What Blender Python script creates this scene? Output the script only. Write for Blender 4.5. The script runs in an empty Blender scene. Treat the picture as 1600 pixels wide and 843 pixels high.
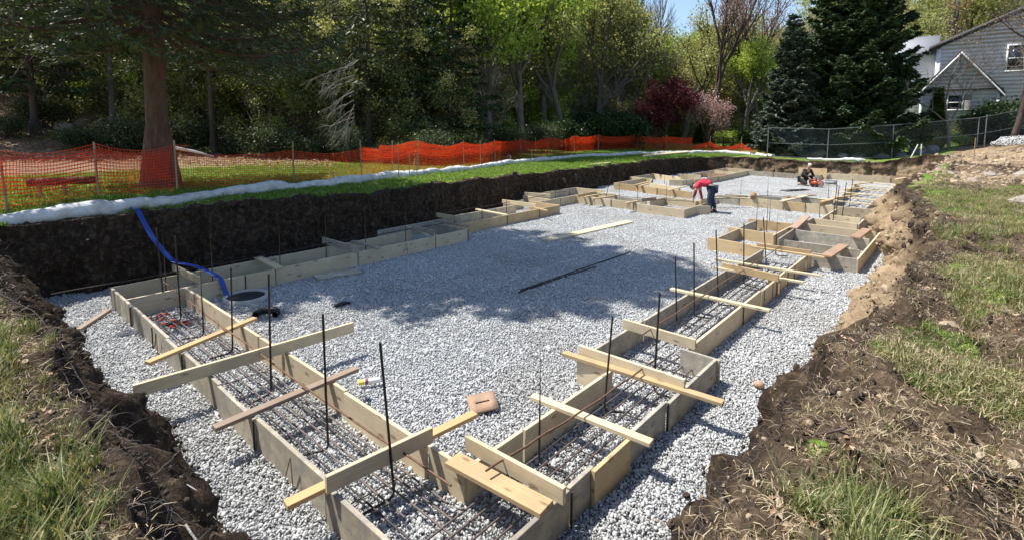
import bpy, bmesh, math, random
import numpy as np
from mathutils import Vector, Matrix
from mathutils.bvhtree import BVHTree
PI=math.pi; R_=math.radians
random.seed(7); rg=np.random.default_rng(11)
SC=bpy.context.scene; COL=SC.collection

# ---------------------------------------------------------------- camera
FPX=805.66; TH=R_(5.439); RO=R_(.4177); YA=R_(131.389); HC=3.0
F=Vector((math.cos(YA)*math.cos(TH), math.sin(YA)*math.cos(TH), -math.sin(TH)))
R0=Vector((math.sin(YA), -math.cos(YA), 0)); U0=R0.cross(F)
RR=R0*math.cos(RO)+U0*math.sin(RO); UU=RR.cross(F)
cd=bpy.data.cameras.new('camera'); cam=bpy.data.objects.new('camera',cd); COL.objects.link(cam)
cam.matrix_world=Matrix(((RR.x,UU.x,-F.x,0),(RR.y,UU.y,-F.y,0),(RR.z,UU.z,-F.z,HC),(0,0,0,1)))
cd.sensor_width=36; cd.sensor_fit='HORIZONTAL'; cd.lens=FPX/1600*36; cd.shift_y=-(421.5-269.65)/1600
cd.clip_start=.05; cd.clip_end=2000; SC.camera=cam
# ---------------------------------------------------------------- light
SUN_EL=R_(60); SD=R_(27)          # shadows fall towards (cos27, sin27)
w=bpy.data.worlds.new('World'); SC.world=w; w.use_nodes=True
nt=w.node_tree; nt.nodes.clear()
sk=nt.nodes.new('ShaderNodeTexSky'); sk.sky_type='NISHITA'; sk.sun_disc=False
sk.sun_elevation=SUN_EL; tos=SD+PI; sk.sun_rotation=PI/2-tos
sk.air_density=1.0; sk.dust_density=.6; sk.ozone_density=1.5
bg=nt.nodes.new('ShaderNodeBackground'); bg.inputs[1].default_value=.13
wo=nt.nodes.new('ShaderNodeOutputWorld'); nt.links.new(sk.outputs[0],bg.inputs[0]); nt.links.new(bg.outputs[0],wo.inputs[0])
sl=bpy.data.lights.new('sun','SUN'); sl.energy=5.0; sl.angle=R_(.5); sl.color=(1,.965,.91)
so=bpy.data.objects.new('sun',sl); COL.objects.link(so)
sdir=Vector((math.cos(SD)*math.cos(SUN_EL), math.sin(SD)*math.cos(SUN_EL), -math.sin(SUN_EL)))
so.rotation_euler=sdir.to_track_quat('-Z','Y').to_euler(); so.location=(-10,-8,20)
SC.view_settings.view_transform='Standard'; SC.view_settings.look='None'; SC.view_settings.gamma=1
SC.view_settings.use_curve_mapping=False; SC.view_settings.exposure=.68
SC.cycles.max_bounces=6; SC.cycles.transparent_max_bounces=8

# ---------------------------------------------------------------- numpy helpers
def _h(i,j,k,s):
    n=(i*374761393+j*668265263+k*2147483647+s*1274126177)&0xffffffff
    n=((n^(n>>13))*1274126177)&0xffffffff
    return ((n^(n>>16))&0xffff)/65535.
def vnoise(p,s=0):
    p=np.asarray(p,float); i=np.floor(p).astype(np.int64); f=p-i; f=f*f*(3-2*f); r=0
    for a in (0,1):
        for b in (0,1):
            for c in (0,1):
                r=r+_h(i[:,0]+a,i[:,1]+b,i[:,2]+c,s)*np.where(a,f[:,0],1-f[:,0])*np.where(b,f[:,1],1-f[:,1])*np.where(c,f[:,2],1-f[:,2])
    return r*2-1
def fbm(p,o=4,s=0):
    p=np.asarray(p,float); r=0; a=.5
    for k in range(o): r=r+a*vnoise(p*2**k,s+k*17); a*=.5
    return r
def sm(a,b,x): t=np.clip((x-a)/(b-a),0,1); return t*t*(3-2*t)
def at(px,D):
    v=(F+RR*((px-800)/FPX))*D; return (v.x,v.y)

def mesh_np(name,V,faces,mat=None,attrs=None,smooth=False,matidx=None):
    """faces: list of (M,k) int arrays"""
    me=bpy.data.meshes.new(name); V=np.asarray(V,np.float32)
    me.vertices.add(len(V)); me.vertices.foreach_set('co',V.ravel())
    fs=[f for f in faces if len(f)]
    tot=sum(f.size for f in fs); nf=sum(len(f) for f in fs)
    me.loops.add(tot); me.polygons.add(nf)
    li=np.concatenate([f.ravel() for f in fs]).astype(np.int32)
    cnt=np.concatenate([np.full(len(f),f.shape[1]) for f in fs]); st=np.concatenate([[0],np.cumsum(cnt)[:-1]]).astype(np.int32)
    me.loops.foreach_set('vertex_index',li); me.polygons.foreach_set('loop_start',st)
    if smooth: me.polygons.foreach_set('use_smooth',np.ones(nf,bool))
    if matidx is not None: me.polygons.foreach_set('material_index',np.asarray(matidx,np.int32))
    for k,(dom,arr) in (attrs or {}).items():
        a=me.attributes.new(k,'FLOAT',dom); a.data.foreach_set('value',np.asarray(arr,np.float32))
    me.update(calc_edges=True)
    for m in (mat if isinstance(mat,(list,tuple)) else [mat]):
        if m: me.materials.append(m)
    return me

class Soup:
    def __init__(s): s.V=[];s.F={};s.n=0;s.T={};
    def add(s,V,Fc,tone=None):
        V=np.asarray(V,float); Fc=np.asarray(Fc,int)
        k=Fc.shape[1]; s.V.append(V); s.F.setdefault(k,[]).append(Fc+s.n); s.n+=len(V)
        t=np.full(len(Fc),.5 if tone is None else tone) if np.ndim(tone)==0 else tone
        s.T.setdefault(k,[]).append(t)
    def mesh(s,name,mat,smooth=False,off=(0,0,0)):
        V=np.concatenate(s.V)-np.array(off); ks=sorted(s.F)
        Fs=[np.concatenate(s.F[k]) for k in ks]; T=np.concatenate([np.concatenate(s.T[k]) for k in ks])
        return mesh_np(name,V,Fs,mat,{'tone':('FACE',T)},smooth)
    def box(s,c,d,rz=0,tone=None,M=None):
        x,y,z=[q/2 for q in d]
        P=np.array([(a*x,b*y,e*z) for e in(-1,1) for b in(-1,1) for a in(-1,1)],float)
        if M is not None: P=P@np.array(M).T
        elif rz: cs,sn=math.cos(rz),math.sin(rz); P=P@np.array([[cs,sn,0],[-sn,cs,0],[0,0,1]])
        s.add(P+np.array(c),[(0,2,3,1),(4,5,7,6),(0,1,5,4),(2,6,7,3),(0,4,6,2),(1,3,7,5)],tone)
    def tube(s,pts,rad,n=6,tone=None,cap=True):
        P=np.asarray(pts,float); m=len(P); rad=np.broadcast_to(np.asarray(rad,float),(m,))
        T=np.gradient(P,axis=0) if m>1 else P; T/=np.linalg.norm(T,axis=1)[:,None]+1e-9
        ref=np.array([0,0,1.]) if abs(T[:,2]).mean()<.8 else np.array([1.,0,0])
        A=np.cross(T,ref); A/=np.linalg.norm(A,axis=1)[:,None]+1e-9; B=np.cross(T,A)
        th=np.arange(n)*2*PI/n
        V=P[:,None]+rad[:,None,None]*(np.cos(th)[None,:,None]*A[:,None]+np.sin(th)[None,:,None]*B[:,None])
        i=np.arange(m-1)[:,None]*n; j=np.arange(n)[None]; k=(j+1)%n
        s.add(V.reshape(-1,3),np.stack([i+j,i+k,i+n+k,i+n+j],-1).reshape(-1,4),tone)
        if cap:
            for e in (0,m-1):
                ring=V[e]; s.add(np.vstack([ring,P[e]]),[(a,(a+1)%n,n) for a in range(n)],tone)
    def quads(s,C,A,B,tone=None):
        """centres C, half axes A,B"""
        V=np.stack([C-A-B,C+A-B,C+A+B,C-A+B],1).reshape(-1,3); n=len(C)
        s.add(V,np.arange(4*n).reshape(n,4),tone)
    def tris(s,a,b,c,tone=None):
        V=np.stack([a,b,c],1).reshape(-1,3); n=len(a); s.add(V,np.arange(3*n).reshape(n,3),tone)

# ---------------------------------------------------------------- scene-graph helpers
def put(name,me,parent=None,loc=(0,0,0),rot=(0,0,0)):
    o=bpy.data.objects.new(name,me); COL.objects.link(o); o.location=loc; o.rotation_euler=rot
    if parent: o.parent=parent
    return o
def tag(o,label=None,cat=None,group=None,kind=None):
    if label: o['label']=label
    if cat: o['category']=cat
    if group: o['group']=group
    if kind: o['kind']=kind
    return o
def thing(name,label,cat,loc=(0,0,0),rz=0,group=None):
    o=bpy.data.objects.new(name,None); COL.objects.link(o); o.location=loc; o.rotation_euler=(0,0,rz); o.empty_display_size=.2
    return tag(o,label,cat,group)

# ---------------------------------------------------------------- materials
def newmat(name):
    m=bpy.data.materials.new(name); m.use_nodes=True; t=m.node_tree; b=t.nodes['Principled BSDF']; return m,t,b
def N(t,k,**kw):
    n=t.nodes.new(k)
    for a,v in kw.items():
        if a.startswith('i_'): n.inputs[a[2:].replace('_',' ')].default_value=v
        else: setattr(n,a,v)
    return n
def ramp(t,src,stops):
    r=t.nodes.new('ShaderNodeValToRGB'); e=r.color_ramp.elements
    while len(e)<len(stops): e.new(.5)
    for i,(p,c) in enumerate(stops): e[i].position=p; e[i].color=(*c,1)
    t.links.new(src,r.inputs[0]); return r.outputs[0]
def mixc(t,f,a,b,mode='MIX'):
    m=t.nodes.new('ShaderNodeMix'); m.data_type='RGBA'; m.blend_type=mode
    for s,v in ((m.inputs[0],f),(m.inputs[6],a),(m.inputs[7],b)):
        if hasattr(v,'links'): t.links.new(v,s)
        elif isinstance(v,tuple): s.default_value=(*v,1)
        else: s.default_value=v
    return m.outputs[2]
def noise(t,scale,detail=4,rough=.6,vec=None,dim='3D'):
    n=N(t,'ShaderNodeTexNoise'); n.inputs['Scale'].default_value=scale; n.inputs['Detail'].default_value=detail; n.inputs['Roughness'].default_value=rough
    if vec is not None: t.links.new(vec,n.inputs['Vector'])
    return n.outputs['Fac']
def coord(t,kind='Object',scale=None):
    c=t.nodes.new('ShaderNodeTexCoord').outputs[kind]
    if scale:
        m=t.nodes.new('ShaderNodeMapping'); m.inputs['Scale'].default_value=scale; t.links.new(c,m.inputs['Vector']); c=m.outputs[0]
    return c
def bump(t,b,h,strength,dist=.02):
    n=t.nodes.new('ShaderNodeBump'); n.inputs['Strength'].default_value=strength; n.inputs['Distance'].default_value=dist
    t.links.new(h,n.inputs['Height']); t.links.new(n.outputs[0],b.inputs['Normal'])
def mth(t,op,a,b=None):
    m=t.nodes.new('ShaderNodeMath'); m.operation=op
    for i,v in enumerate((a,b)):
        if v is None: continue
        if hasattr(v,'links'): t.links.new(v,m.inputs[i])
        else: m.inputs[i].default_value=v
    return m.outputs[0]
def plain(name,c,rough=.7,metal=0,var=.15,scale=8,bmp=.2):
    m,t,b=newmat(name); v=noise(t,scale,5,.6,coord(t))
    col=ramp(t,v,[(.3,tuple(x*(1-var) for x in c)),(.7,tuple(min(1,x*(1+var)) for x in c))])
    t.links.new(col,b.inputs['Base Color']); b.inputs['Roughness'].default_value=rough; b.inputs['Metallic'].default_value=metal
    if bmp: bump(t,b,noise(t,scale*6,3,.6,coord(t)),bmp,.01)
    return m
def wood(name,c,c2,stain=.0,knots=True,grey=0.):
    m,t,b=newmat(name)
    co=t.nodes.new('ShaderNodeTexCoord').outputs['Object']
    oi=t.nodes.new('ShaderNodeObjectInfo')
    ad=N(t,'ShaderNodeVectorMath',operation='ADD'); cv=N(t,'ShaderNodeCombineXYZ')
    rnd=mth(t,'MULTIPLY',oi.outputs['Random'],37.)
    for i in range(3): t.links.new(rnd,cv.inputs[i])
    t.links.new(co,ad.inputs[0]); t.links.new(cv.outputs[0],ad.inputs[1])
    mp=N(t,'ShaderNodeMapping'); mp.inputs['Scale'].default_value=(1.2,26,26); t.links.new(ad.outputs[0],mp.inputs['Vector'])
    g=noise(t,2.2,6,.65,mp.outputs[0])
    col=ramp(t,g,[(.25,c2),(.5,tuple((a+d)/2 for a,d in zip(c,c2))),(.72,c)])
    blot=noise(t,2.3,4,.65,ad.outputs[0])
    col=mixc(t,mth(t,'MULTIPLY',ramp(t,blot,[(.42,(0,0,0)),(.72,(1,1,1))]),.5+stain*.4),col,tuple(x*.72 for x in c2))
    if knots:
        mp2=N(t,'ShaderNodeMapping'); mp2.inputs['Scale'].default_value=(2.6,7.,7.); t.links.new(ad.outputs[0],mp2.inputs['Vector'])
        vo=N(t,'ShaderNodeTexVoronoi'); vo.inputs['Scale'].default_value=1.15; t.links.new(mp2.outputs[0],vo.inputs['Vector'])
        k=ramp(t,vo.outputs['Distance'],[(.10,(1,1,1)),(.19,(0,0,0))])
        col=mixc(t,mth(t,'MULTIPLY',k,.65),col,(.16,.085,.04))
    if stain:
        s=noise(t,6.5,8,.72,ad.outputs[0])
        col=mixc(t,mth(t,'MULTIPLY',ramp(t,s,[(.44,(0,0,0)),(.58,(1,1,1))]),stain),col,(.27,.255,.225))
        sp=noise(t,38,3,.6,ad.outputs[0])
        col=mixc(t,mth(t,'MULTIPLY',ramp(t,sp,[(.66,(0,0,0)),(.7,(1,1,1))]),stain*.7),col,(.08,.07,.06))
    # per-board tone
    tn=ramp(t,oi.outputs['Random'],[(0,(.8,.77,.74)),(.5,(.95,.93,.9)),(1,(1.,1.,1.))])
    col=mixc(t,1.,col,tn,'MULTIPLY')
    t.links.new(col,b.inputs['Base Color']); b.inputs['Roughness'].default_value=.75
    b.inputs['Specular IOR Level'].default_value=.25
    bump(t,b,g,.35,.004)
    return m
W_FRESH=wood('fresh_pine',(.70,.59,.41),(.57,.46,.30),stain=.12)
W_GREY=wood('used_form_wood',(.55,.49,.38),(.41,.36,.27),stain=.75)
W_TAN=wood('golden_pine',(.63,.47,.26),(.51,.36,.19),stain=.15)
W_RED=wood('reddish_board',(.50,.33,.22),(.37,.23,.15),stain=.3,knots=False)
W_ORANGE=wood('orange_stud',(.62,.42,.21),(.50,.32,.15),knots=False)
W_OLD=wood('weathered_stud',(.40,.30,.22),(.29,.21,.15),stain=.3,knots=False)
W_PALE=wood('pale_plank',(.72,.62,.42),(.62,.5,.31),stain=.08)
M_REBAR=plain('rebar_steel',(.045,.035,.03),.6,.4,.4,30)
M_RUST=plain('rusty_rebar',(.16,.085,.05),.75,.2,.45,20)
M_BARR=plain('dull_bar',(.13,.10,.085),.65,.3,.3,20)

def leafmat(name,stops,rough=.55,trans=.35,spec=.3):
    m,t,b=newmat(name); a=N(t,'ShaderNodeAttribute'); a.attribute_name='tone'
    col=ramp(t,a.outputs['Fac'],stops); t.links.new(col,b.inputs['Base Color'])
    b.inputs['Roughness'].default_value=rough; b.inputs['Specular IOR Level'].default_value=spec
    if trans:
        tr=N(t,'ShaderNodeBsdfTranslucent'); t.links.new(mixc(t,1.,col,(1.3,1.25,.7),'MULTIPLY'),tr.inputs[0])
        mx=N(t,'ShaderNodeMixShader'); mx.inputs[0].default_value=trans
        t.links.new(b.outputs[0],mx.inputs[1]); t.links.new(tr.outputs[0],mx.inputs[2]); t.links.new(mx.outputs[0],t.nodes['Material Output'].inputs[0])
    return m
L_SPRUCE=leafmat('spruce_needles',[(0,(.035,.045,.022)),(.6,(.08,.10,.045)),(1,(.17,.18,.09))],.5,.15)
L_DARKSP=leafmat('dark_spruce_needles',[(0,(.026,.046,.02)),(.6,(.065,.10,.04)),(1,(.15,.19,.075))],.5,.12)
L_BLUESP=leafmat('blue_spruce_needles',[(0,(.045,.06,.04)),(1,(.12,.15,.11))],.5,.12)
L_BRIGHT=leafmat('spring_leaves',[(0,(.17,.25,.035)),(.5,(.35,.45,.085)),(1,(.52,.60,.17))],.5,.5)
L_OLIVE=leafmat('olive_leaves',[(0,(.17,.19,.07)),(.5,(.33,.34,.14)),(1,(.50,.48,.24))],.5,.45)
L_BROWN=leafmat('budding_leaves',[(0,(.22,.12,.07)),(.5,(.34,.22,.12)),(1,(.42,.36,.16))],.55,.3)
L_PINKBUD=leafmat('pink_buds',[(0,(.22,.13,.12)),(1,(.42,.27,.25))],.6,.3)
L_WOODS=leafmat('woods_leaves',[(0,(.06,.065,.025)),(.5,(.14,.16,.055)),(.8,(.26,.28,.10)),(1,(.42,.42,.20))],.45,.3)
L_SHRUB=leafmat('dark_shrub_leaves',[(0,(.012,.03,.01)),(.7,(.03,.06,.018)),(1,(.06,.1,.03))],.4,.2)
L_MAPLE=leafmat('burgundy_leaves',[(0,(.055,.012,.018)),(.6,(.13,.025,.035)),(1,(.25,.06,.07))],.5,.3)
L_BLOSSOM=leafmat('pink_blossom',[(0,(.35,.2,.2)),(1,(.68,.47,.47))],.6,.3)
L_YELLOW=leafmat('yellow_green_leaves',[(0,(.16,.14,.03)),(1,(.36,.31,.09))],.55,.35)
L_ARBOR=leafmat('arborvitae_leaves',[(0,(.03,.06,.01)),(1,(.11,.16,.03))],.5,.15)
L_GRASS=leafmat('grass_blades',[(0,(.055,.085,.02)),(.45,(.12,.16,.04)),(.7,(.26,.25,.10)),(1,(.46,.39,.22))],.5,.3)
L_DRY=leafmat('dry_grass_blades',[(0,(.22,.18,.08)),(.3,(.16,.18,.05)),(1,(.5,.42,.24))],.6,.25)
L_DEAD=leafmat('dead_leaves',[(0,(.16,.08,.04)),(.5,(.34,.2,.11)),(1,(.5,.38,.26))],.65,.15)
def bark(name,c,sc=6):
    m,t,b=newmat(name); co=coord(t,'Object',(1,1,.25)); n=noise(t,sc*2,6,.7,co)
    t.links.new(ramp(t,n,[(.3,tuple(x*.45 for x in c)),(.55,c),(.75,tuple(x*1.5 for x in c))]),b.inputs['Base Color'])
    b.inputs['Roughness'].default_value=.9; bump(t,b,noise(t,sc*4,5,.7,co),.8,.03); return m
B_DARK=bark('dark_bark',(.085,.062,.05)); B_GREY=bark('grey_bark',(.13,.115,.095)); B_BROWN=bark('brown_bark',(.095,.062,.048))
B_TWIG=bark('twig_bark',(.17,.14,.12)); B_PALE=bark('pale_dead_wood',(.5,.47,.42))

# ---------------------------------------------------------------- terrain
CP=np.array([
(-11.6,.75,1.32,.2),(-11.5,1.5,1.3,.15),(-11.45,2.4,1.3,.12),(-11.45,4.6,1.28,.12),(-11.5,6.2,1.22,.12),(-11.6,7.6,1.17,.12),(-11.95,9.8,1.15,.12),
(-12.5,13,1.1,.12),(-12.95,17,1.02,.12),(-13.2,20,.97,.12),(-13.5,24,.95,.12),(-13.3,29,.95,.12),(-12.7,33,.93,.12),(-11.9,34.4,.93,.15),
(-9.2,34.6,.94,.2),(-7.7,34.5,.86,.2),(-5.8,34.5,.95,.2),(-4.2,34.5,.95,.2),(-2.8,34.5,1.22,.2),(-1.4,34.5,1.55,.3),(-.7,33.6,1.62,.4),
(-.75,29,1.5,.5),(-1.0,25,1.38,.5),(-1.35,21,1.3,.4),(-1.45,18.5,1.3,.4),(-1.1,16.6,1.3,.45),(-.8,15,1.32,.55),(-.45,12.5,1.34,.8),(-.2,9,1.36,1.05),(-.26,7,1.36,1.0),(-.5,5,1.34,.78),
(-.7,3,1.3,.55),(-.66,1.6,1.3,.55),(-.8,.62,1.3,.6),(-2,.55,1.3,.8),(-4,.45,1.3,.85),(-6,.36,1.3,.9),(-9,.3,1.3,.9),(-11.1,.3,1.32,.7)])
def ring_samples():
    out=[]; n=len(CP)
    for i in range(n):
        a,b=CP[i],CP[(i+1)%n]; p0,p3=CP[i-1],CP[(i+2)%n]
        near=min(np.hypot(*a[:2]),np.hypot(*b[:2])); sp=.045 if near<8 else (.07 if near<14 else .13)
        L=np.hypot(*(b-a)[:2]); m=max(3,int(L/sp)); 
        if a[0]>-1 and a[1]<1.7 and near<3: m=int(m*1.6)
        u=np.arange(m)/m
        out.append(a+(b-a)*u[:,None])
    P=np.concatenate(out)
    for _ in range(6): P=(np.roll(P,1,0)+P*2+np.roll(P,-1,0))/4
    return P
def grade(x,y):
    z=1.3-.37*sm(5,20,y)*sm(0,-4,x)
    z=z+.15*np.clip(x+4.2,0,30)*sm(24,36,y)*sm(-6,-3,x)*.9 - .35*sm(22,33,y)*sm(-4,0,x)*(x>-4)
    d=np.hypot(x+12,(y-10)*.55)
    hill=sm(14,50,-x*.9-y*.12-10)*7.5*sm(75,30,y)
    z=z+hill+ sm(60,160,np.hypot(x,y))*2
    return z+.05*vnoise(np.stack([x*.35,y*.35,x*0],-1),3)+.14*vnoise(np.stack([x*.08,y*.08,x*0],-1),5)*sm(3,20,d)
RP=ring_samples(); nR=len(RP)
tan=np.roll(RP,-4,0)[:,:2]-np.roll(RP,4,0)[:,:2]; tan/=np.linalg.norm(tan,axis=1)[:,None]
nrm=np.stack([-tan[:,1],tan[:,0]],1)   # loop runs clockwise seen from above: outward = left
for _ in range(30): nrm=(np.roll(nrm,1,0)+nrm+np.roll(nrm,-1,0))/3
nrm/=np.linalg.norm(nrm,axis=1)[:,None]
# lip wobble
w1=fbm(np.stack([RP[:,0]*1.3,RP[:,1]*1.3,RP[:,0]*0],-1),4,9)
nearm=sm(12,5,np.hypot(RP[:,0],RP[:,1]))
wob=(.26-.10*nearm)*w1+(.20-.13*sm(11,7,np.hypot(RP[:,0],RP[:,1])))*fbm(np.stack([RP[:,0]*3.3,RP[:,1]*3.3,RP[:,0]*0],-1),4,19)
lip=RP[:,:2]+nrm*wob[:,None]; lipz=RP[:,2]+.12*fbm(np.stack([RP[:,0]*2.4,RP[:,1]*2.4,RP[:,0]*0+4],-1),4,2)
rows=[];soil=[];tanr=[];lit=[]
nf=22
rightside=((RP[:,0]>-1.7)&(RP[:,1]>1)&(RP[:,1]<33.6)).astype(float)
for _ in range(10): rightside=(np.roll(rightside,1)+rightside+np.roll(rightside,-1))/3
farback=sm(33,34.3,RP[:,1])
for r in range(nf):
    t=r/(nf-1); pos=lip-nrm*(RP[:,3]*(1-t)**1.15)[:,None]; z=-.12+(lipz+.12)*t
    q=np.stack([pos[:,0]*2.2,pos[:,1]*2.2,z*2.0],-1)
    d=fbm(q,5,21); rid=np.abs(fbm(np.stack([pos[:,0]*5,pos[:,1]*5,z*1.3],-1),3,33))
    amp=math.sin(PI*min(1,t*.9+.05))*(.19+.16*sm(10,18,RP[:,1])+.12*rightside)
    dd=d*amp*1.5-rid*amp*1.1+ .05*math.sin(PI*t)*fbm(q*4,2,8)
    if t>.9: dd=dd-.05*(t-.9)*10*(1-nearm*.5)      # turf overhang
    pos=pos+nrm*dd[:,None]; z=z+.06*math.sin(PI*t)*fbm(q*3+5,3,44)
    rows.append(np.column_stack([pos,z])); soil.append(np.ones(nR)); 
    tanr.append(rightside*sm(4.5,7.5,RP[:,1])*sm(.98,.6,t+.25*d)+farback*(.35+.5*sm(-8,-4,RP[:,0]))*sm(1.0,.5,t)); lit.append(np.zeros(nR))
dist=[.03,.07,.12,.17,.22,.28,.35,.42,.5,.58,.66,.75,.85,.95,1.06,1.18,1.3,1.45,1.6,1.75,1.9,2.1,2.3,2.55,2.8,3.1,3.5,4,4.6,5.3,6,7,8.2,9.6,11.5,14,17,21,26,32,40,50,65,85,120,180,300,600]
for d in dist:
    pos=lip+nrm*d; x,y=pos[:,0],pos[:,1]; e=math.exp(-d/2.2)
    z=lipz*e+grade(x,y)*(1-e)
    n3=np.stack([x,y,x*0],-1); rb=sm(-1.6,-.9,x)*sm(.8,1.6,y)
    patch=fbm(n3*.85+3,4,61)
    dirt=sm(.10,.2,patch+.22*math.exp(-d*1.8)-.05)*rb*sm(26,13,y)
    mound=sm(14,19,y)*sm(-1.4,.4,x)*sm(60,40,y)
    mnd=mound*sm(17,24,y)
    amp=.20*dirt+.03
    z=z+rb*.24*fbm(n3*1.5,4,66)*min(1,d*1.6)*sm(16,8,d)
    z=z+amp*fbm(n3*3.1,5,71)*min(1,d*6)*sm(22,10,d) + .13*dirt*np.abs(fbm(n3*6,4,72))*min(1,d*5)+.02*fbm(n3*14,3,73)*min(1,d*6)*sm(12,6,d)
    z=z+mnd*(.35*fbm(n3*.7,5,81)+.25*sm(.5,3,x)*sm(22,30,y)+ .14*np.abs(fbm(n3*2.6,3,83)))
    lipd=sm(.30,.04,d+.16*fbm(n3*4,3,91)-.02)
    nb=sm(2.0,.9,y)*sm(-12,-11,x)*sm(-1,-1.4,x)
    dirt=np.maximum(dirt,rb*.52*sm(-.1,.15,fbm(n3*2.2,4,64)))
    s=np.maximum.reduce([lipd*.95,dirt,mound*sm(-.25,.12,patch+sm(17,24,y)*.6), nb*sm(.34,.12,d+.22*fbm(n3*2,3,95)), farback*sm(1.2,.2,d+.4*patch)])
    rows.append(np.column_stack([x,y,z])); soil.append(s); tanr.append(np.maximum(mnd*sm(-.1,.25,fbm(n3*.5+7,3,97)+.15),rb*.15*dirt))
    lit.append(np.maximum(sm(19,25,-x-.45*np.clip(y,0,40)+3)*sm(16,8,y-20),sm(17,18.5,-x)*sm(3.2,1.5,y)))
V=np.concatenate(rows); NR=len(rows)
a=np.arange(nR); b=(a+1)%nR
faces=np.concatenate([np.stack([r*nR+a,(r+1)*nR+a,(r+1)*nR+b,r*nR+b],-1) for r in range(NR-1)])
def ground_mat():
    m,t,bs=newmat('ground')
    co=t.nodes.new('ShaderNodeNewGeometry').outputs['Position']
    A=lambda k:(lambda n:(setattr(n,'attribute_name',k),n.outputs['Fac'])[1])(t.nodes.new('ShaderNodeAttribute'))
    n1=noise(t,1.1,5,.6,co); n2=noise(t,9,6,.7,co); n3=noise(t,60,4,.6,co); n4=noise(t,.35,3,.5,co)
    green=ramp(t,n2,[(.3,(.08,.13,.022)),(.55,(.14,.23,.035)),(.75,(.22,.29,.06))])
    dry=ramp(t,n2,[(.3,(.20,.16,.075)),(.7,(.38,.31,.16))])
    grass=mixc(t,ramp(t,n1,[(.5,(0,0,0)),(.66,(1,1,1))]),green,dry)
    lt=ramp(t,noise(t,14,5,.75,co),[(.3,(.10,.06,.035)),(.5,(.24,.15,.09)),(.7,(.42,.31,.22))])
    grass=mixc(t,A('litter'),grass,lt)
    dark=ramp(t,n2,[(.25,(.016,.011,.008)),(.5,(.045,.031,.021)),(.62,(.10,.07,.045)),(.75,(.19,.135,.085))])  # palest stops put a lit tone into the soil colour
    tn=ramp(t,noise(t,4.5,7,.72,co),[(.3,(.13,.085,.05)),(.48,(.30,.215,.13)),(.7,(.46,.35,.22))])
    sl=mixc(t,A('tan'),dark,tn)
    col=mixc(t,ramp(t,mth(t,'ADD',A('soil'),mth(t,'MULTIPLY',mth(t,'SUBTRACT',n2,.5),.5)),[(.4,(0,0,0)),(.55,(1,1,1))]),grass,sl)
    t.links.new(col,bs.inputs['Base Color']); bs.inputs['Roughness'].default_value=.95; bs.inputs['Specular IOR Level'].default_value=.1
    bump(t,bs,mth(t,'ADD',n2,mth(t,'MULTIPLY',n3,.5)),.9,.05)
    return m
M_GROUND=ground_mat()
gme=mesh_np('ground',V,[faces],M_GROUND,{'soil':('POINT',np.concatenate(soil)),'tan':('POINT',np.concatenate(tanr)),'litter':('POINT',np.concatenate(lit))},smooth=True)
ground=put('ground',gme); tag(ground,kind='structure')
bvh=BVHTree.FromPolygons([tuple(v) for v in V],[tuple(f) for f in faces.tolist()])
SOIL=np.concatenate(soil); VX=V
def gz(x,y):
    h=bvh.ray_cast(Vector((x,y,60)),Vector((0,0,-1)))
    return h[0].z if h[0] is not None else 1.3
lip_poly=lip[::3]
def inside_pit(x,y):
    px,py=lip_poly[:,0],lip_poly[:,1]; qx,qy=np.roll(px,-1),np.roll(py,-1)
    c=((py>y)!=(qy>y))&(x<(qx-px)*(y-py)/(qy-py+1e-12)+px); return c.sum()%2==1

# ---------------------------------------------------------------- scatter (stuff only)
SRC=bpy.data.collections.new('scatter_sources')
def src(name,me):
    o=bpy.data.objects.new(name,me); return o
def scatter(name,P,rot,scl,idx,sources,label_kind='stuff',label=None,cat=None):
    me=bpy.data.meshes.new(name); P=np.asarray(P,np.float32); me.vertices.add(len(P)); me.vertices.foreach_set('co',P.ravel())
    a=me.attributes.new('rot','FLOAT_VECTOR','POINT'); a.data.foreach_set('vector',np.asarray(rot,np.float32).ravel())
    a=me.attributes.new('scl','FLOAT','POINT'); a.data.foreach_set('value',np.asarray(scl,np.float32))
    a=me.attributes.new('idx','INT','POINT'); a.data.foreach_set('value',np.asarray(idx,np.int32))
    o=put(name,me); c=bpy.data.collections.new(name+'_source')
    for s in sources: c.objects.link(s)
    g=bpy.data.node_groups.new(name+'_nodes','GeometryNodeTree')
    g.interface.new_socket('Geometry',in_out='INPUT',socket_type='NodeSocketGeometry'); g.interface.new_socket('Geometry',in_out='OUTPUT',socket_type='NodeSocketGeometry')
    i=g.nodes.new('NodeGroupInput'); ou=g.nodes.new('NodeGroupOutput'); ip=g.nodes.new('GeometryNodeInstanceOnPoints')
    ci=g.nodes.new('GeometryNodeCollectionInfo'); ci.inputs['Collection'].default_value=c; ci.inputs['Separate Children'].default_value=True; ci.inputs['Reset Children'].default_value=True
    def at_(n,ty):
        q=g.nodes.new('GeometryNodeInputNamedAttribute'); q.data_type=ty; q.inputs[0].default_value=n; return q.outputs[0]
    ip.inputs['Pick Instance'].default_value=True
    L=g.links.new; L(i.outputs[0],ip.inputs['Points']); L(ci.outputs[0],ip.inputs['Instance'])
    L(at_('idx','INT'),ip.inputs['Instance Index']); L(at_('scl','FLOAT'),ip.inputs['Scale'])
    e=g.nodes.new('FunctionNodeEulerToRotation'); L(at_('rot','FLOAT_VECTOR'),e.inputs[0]); L(e.outputs[0],ip.inputs['Rotation'])
    L(ip.outputs[0],ou.inputs[0])
    md=o.modifiers.new('scatter','NODES'); md.node_group=g
    tag(o,label,cat,kind=label_kind); return o

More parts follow.
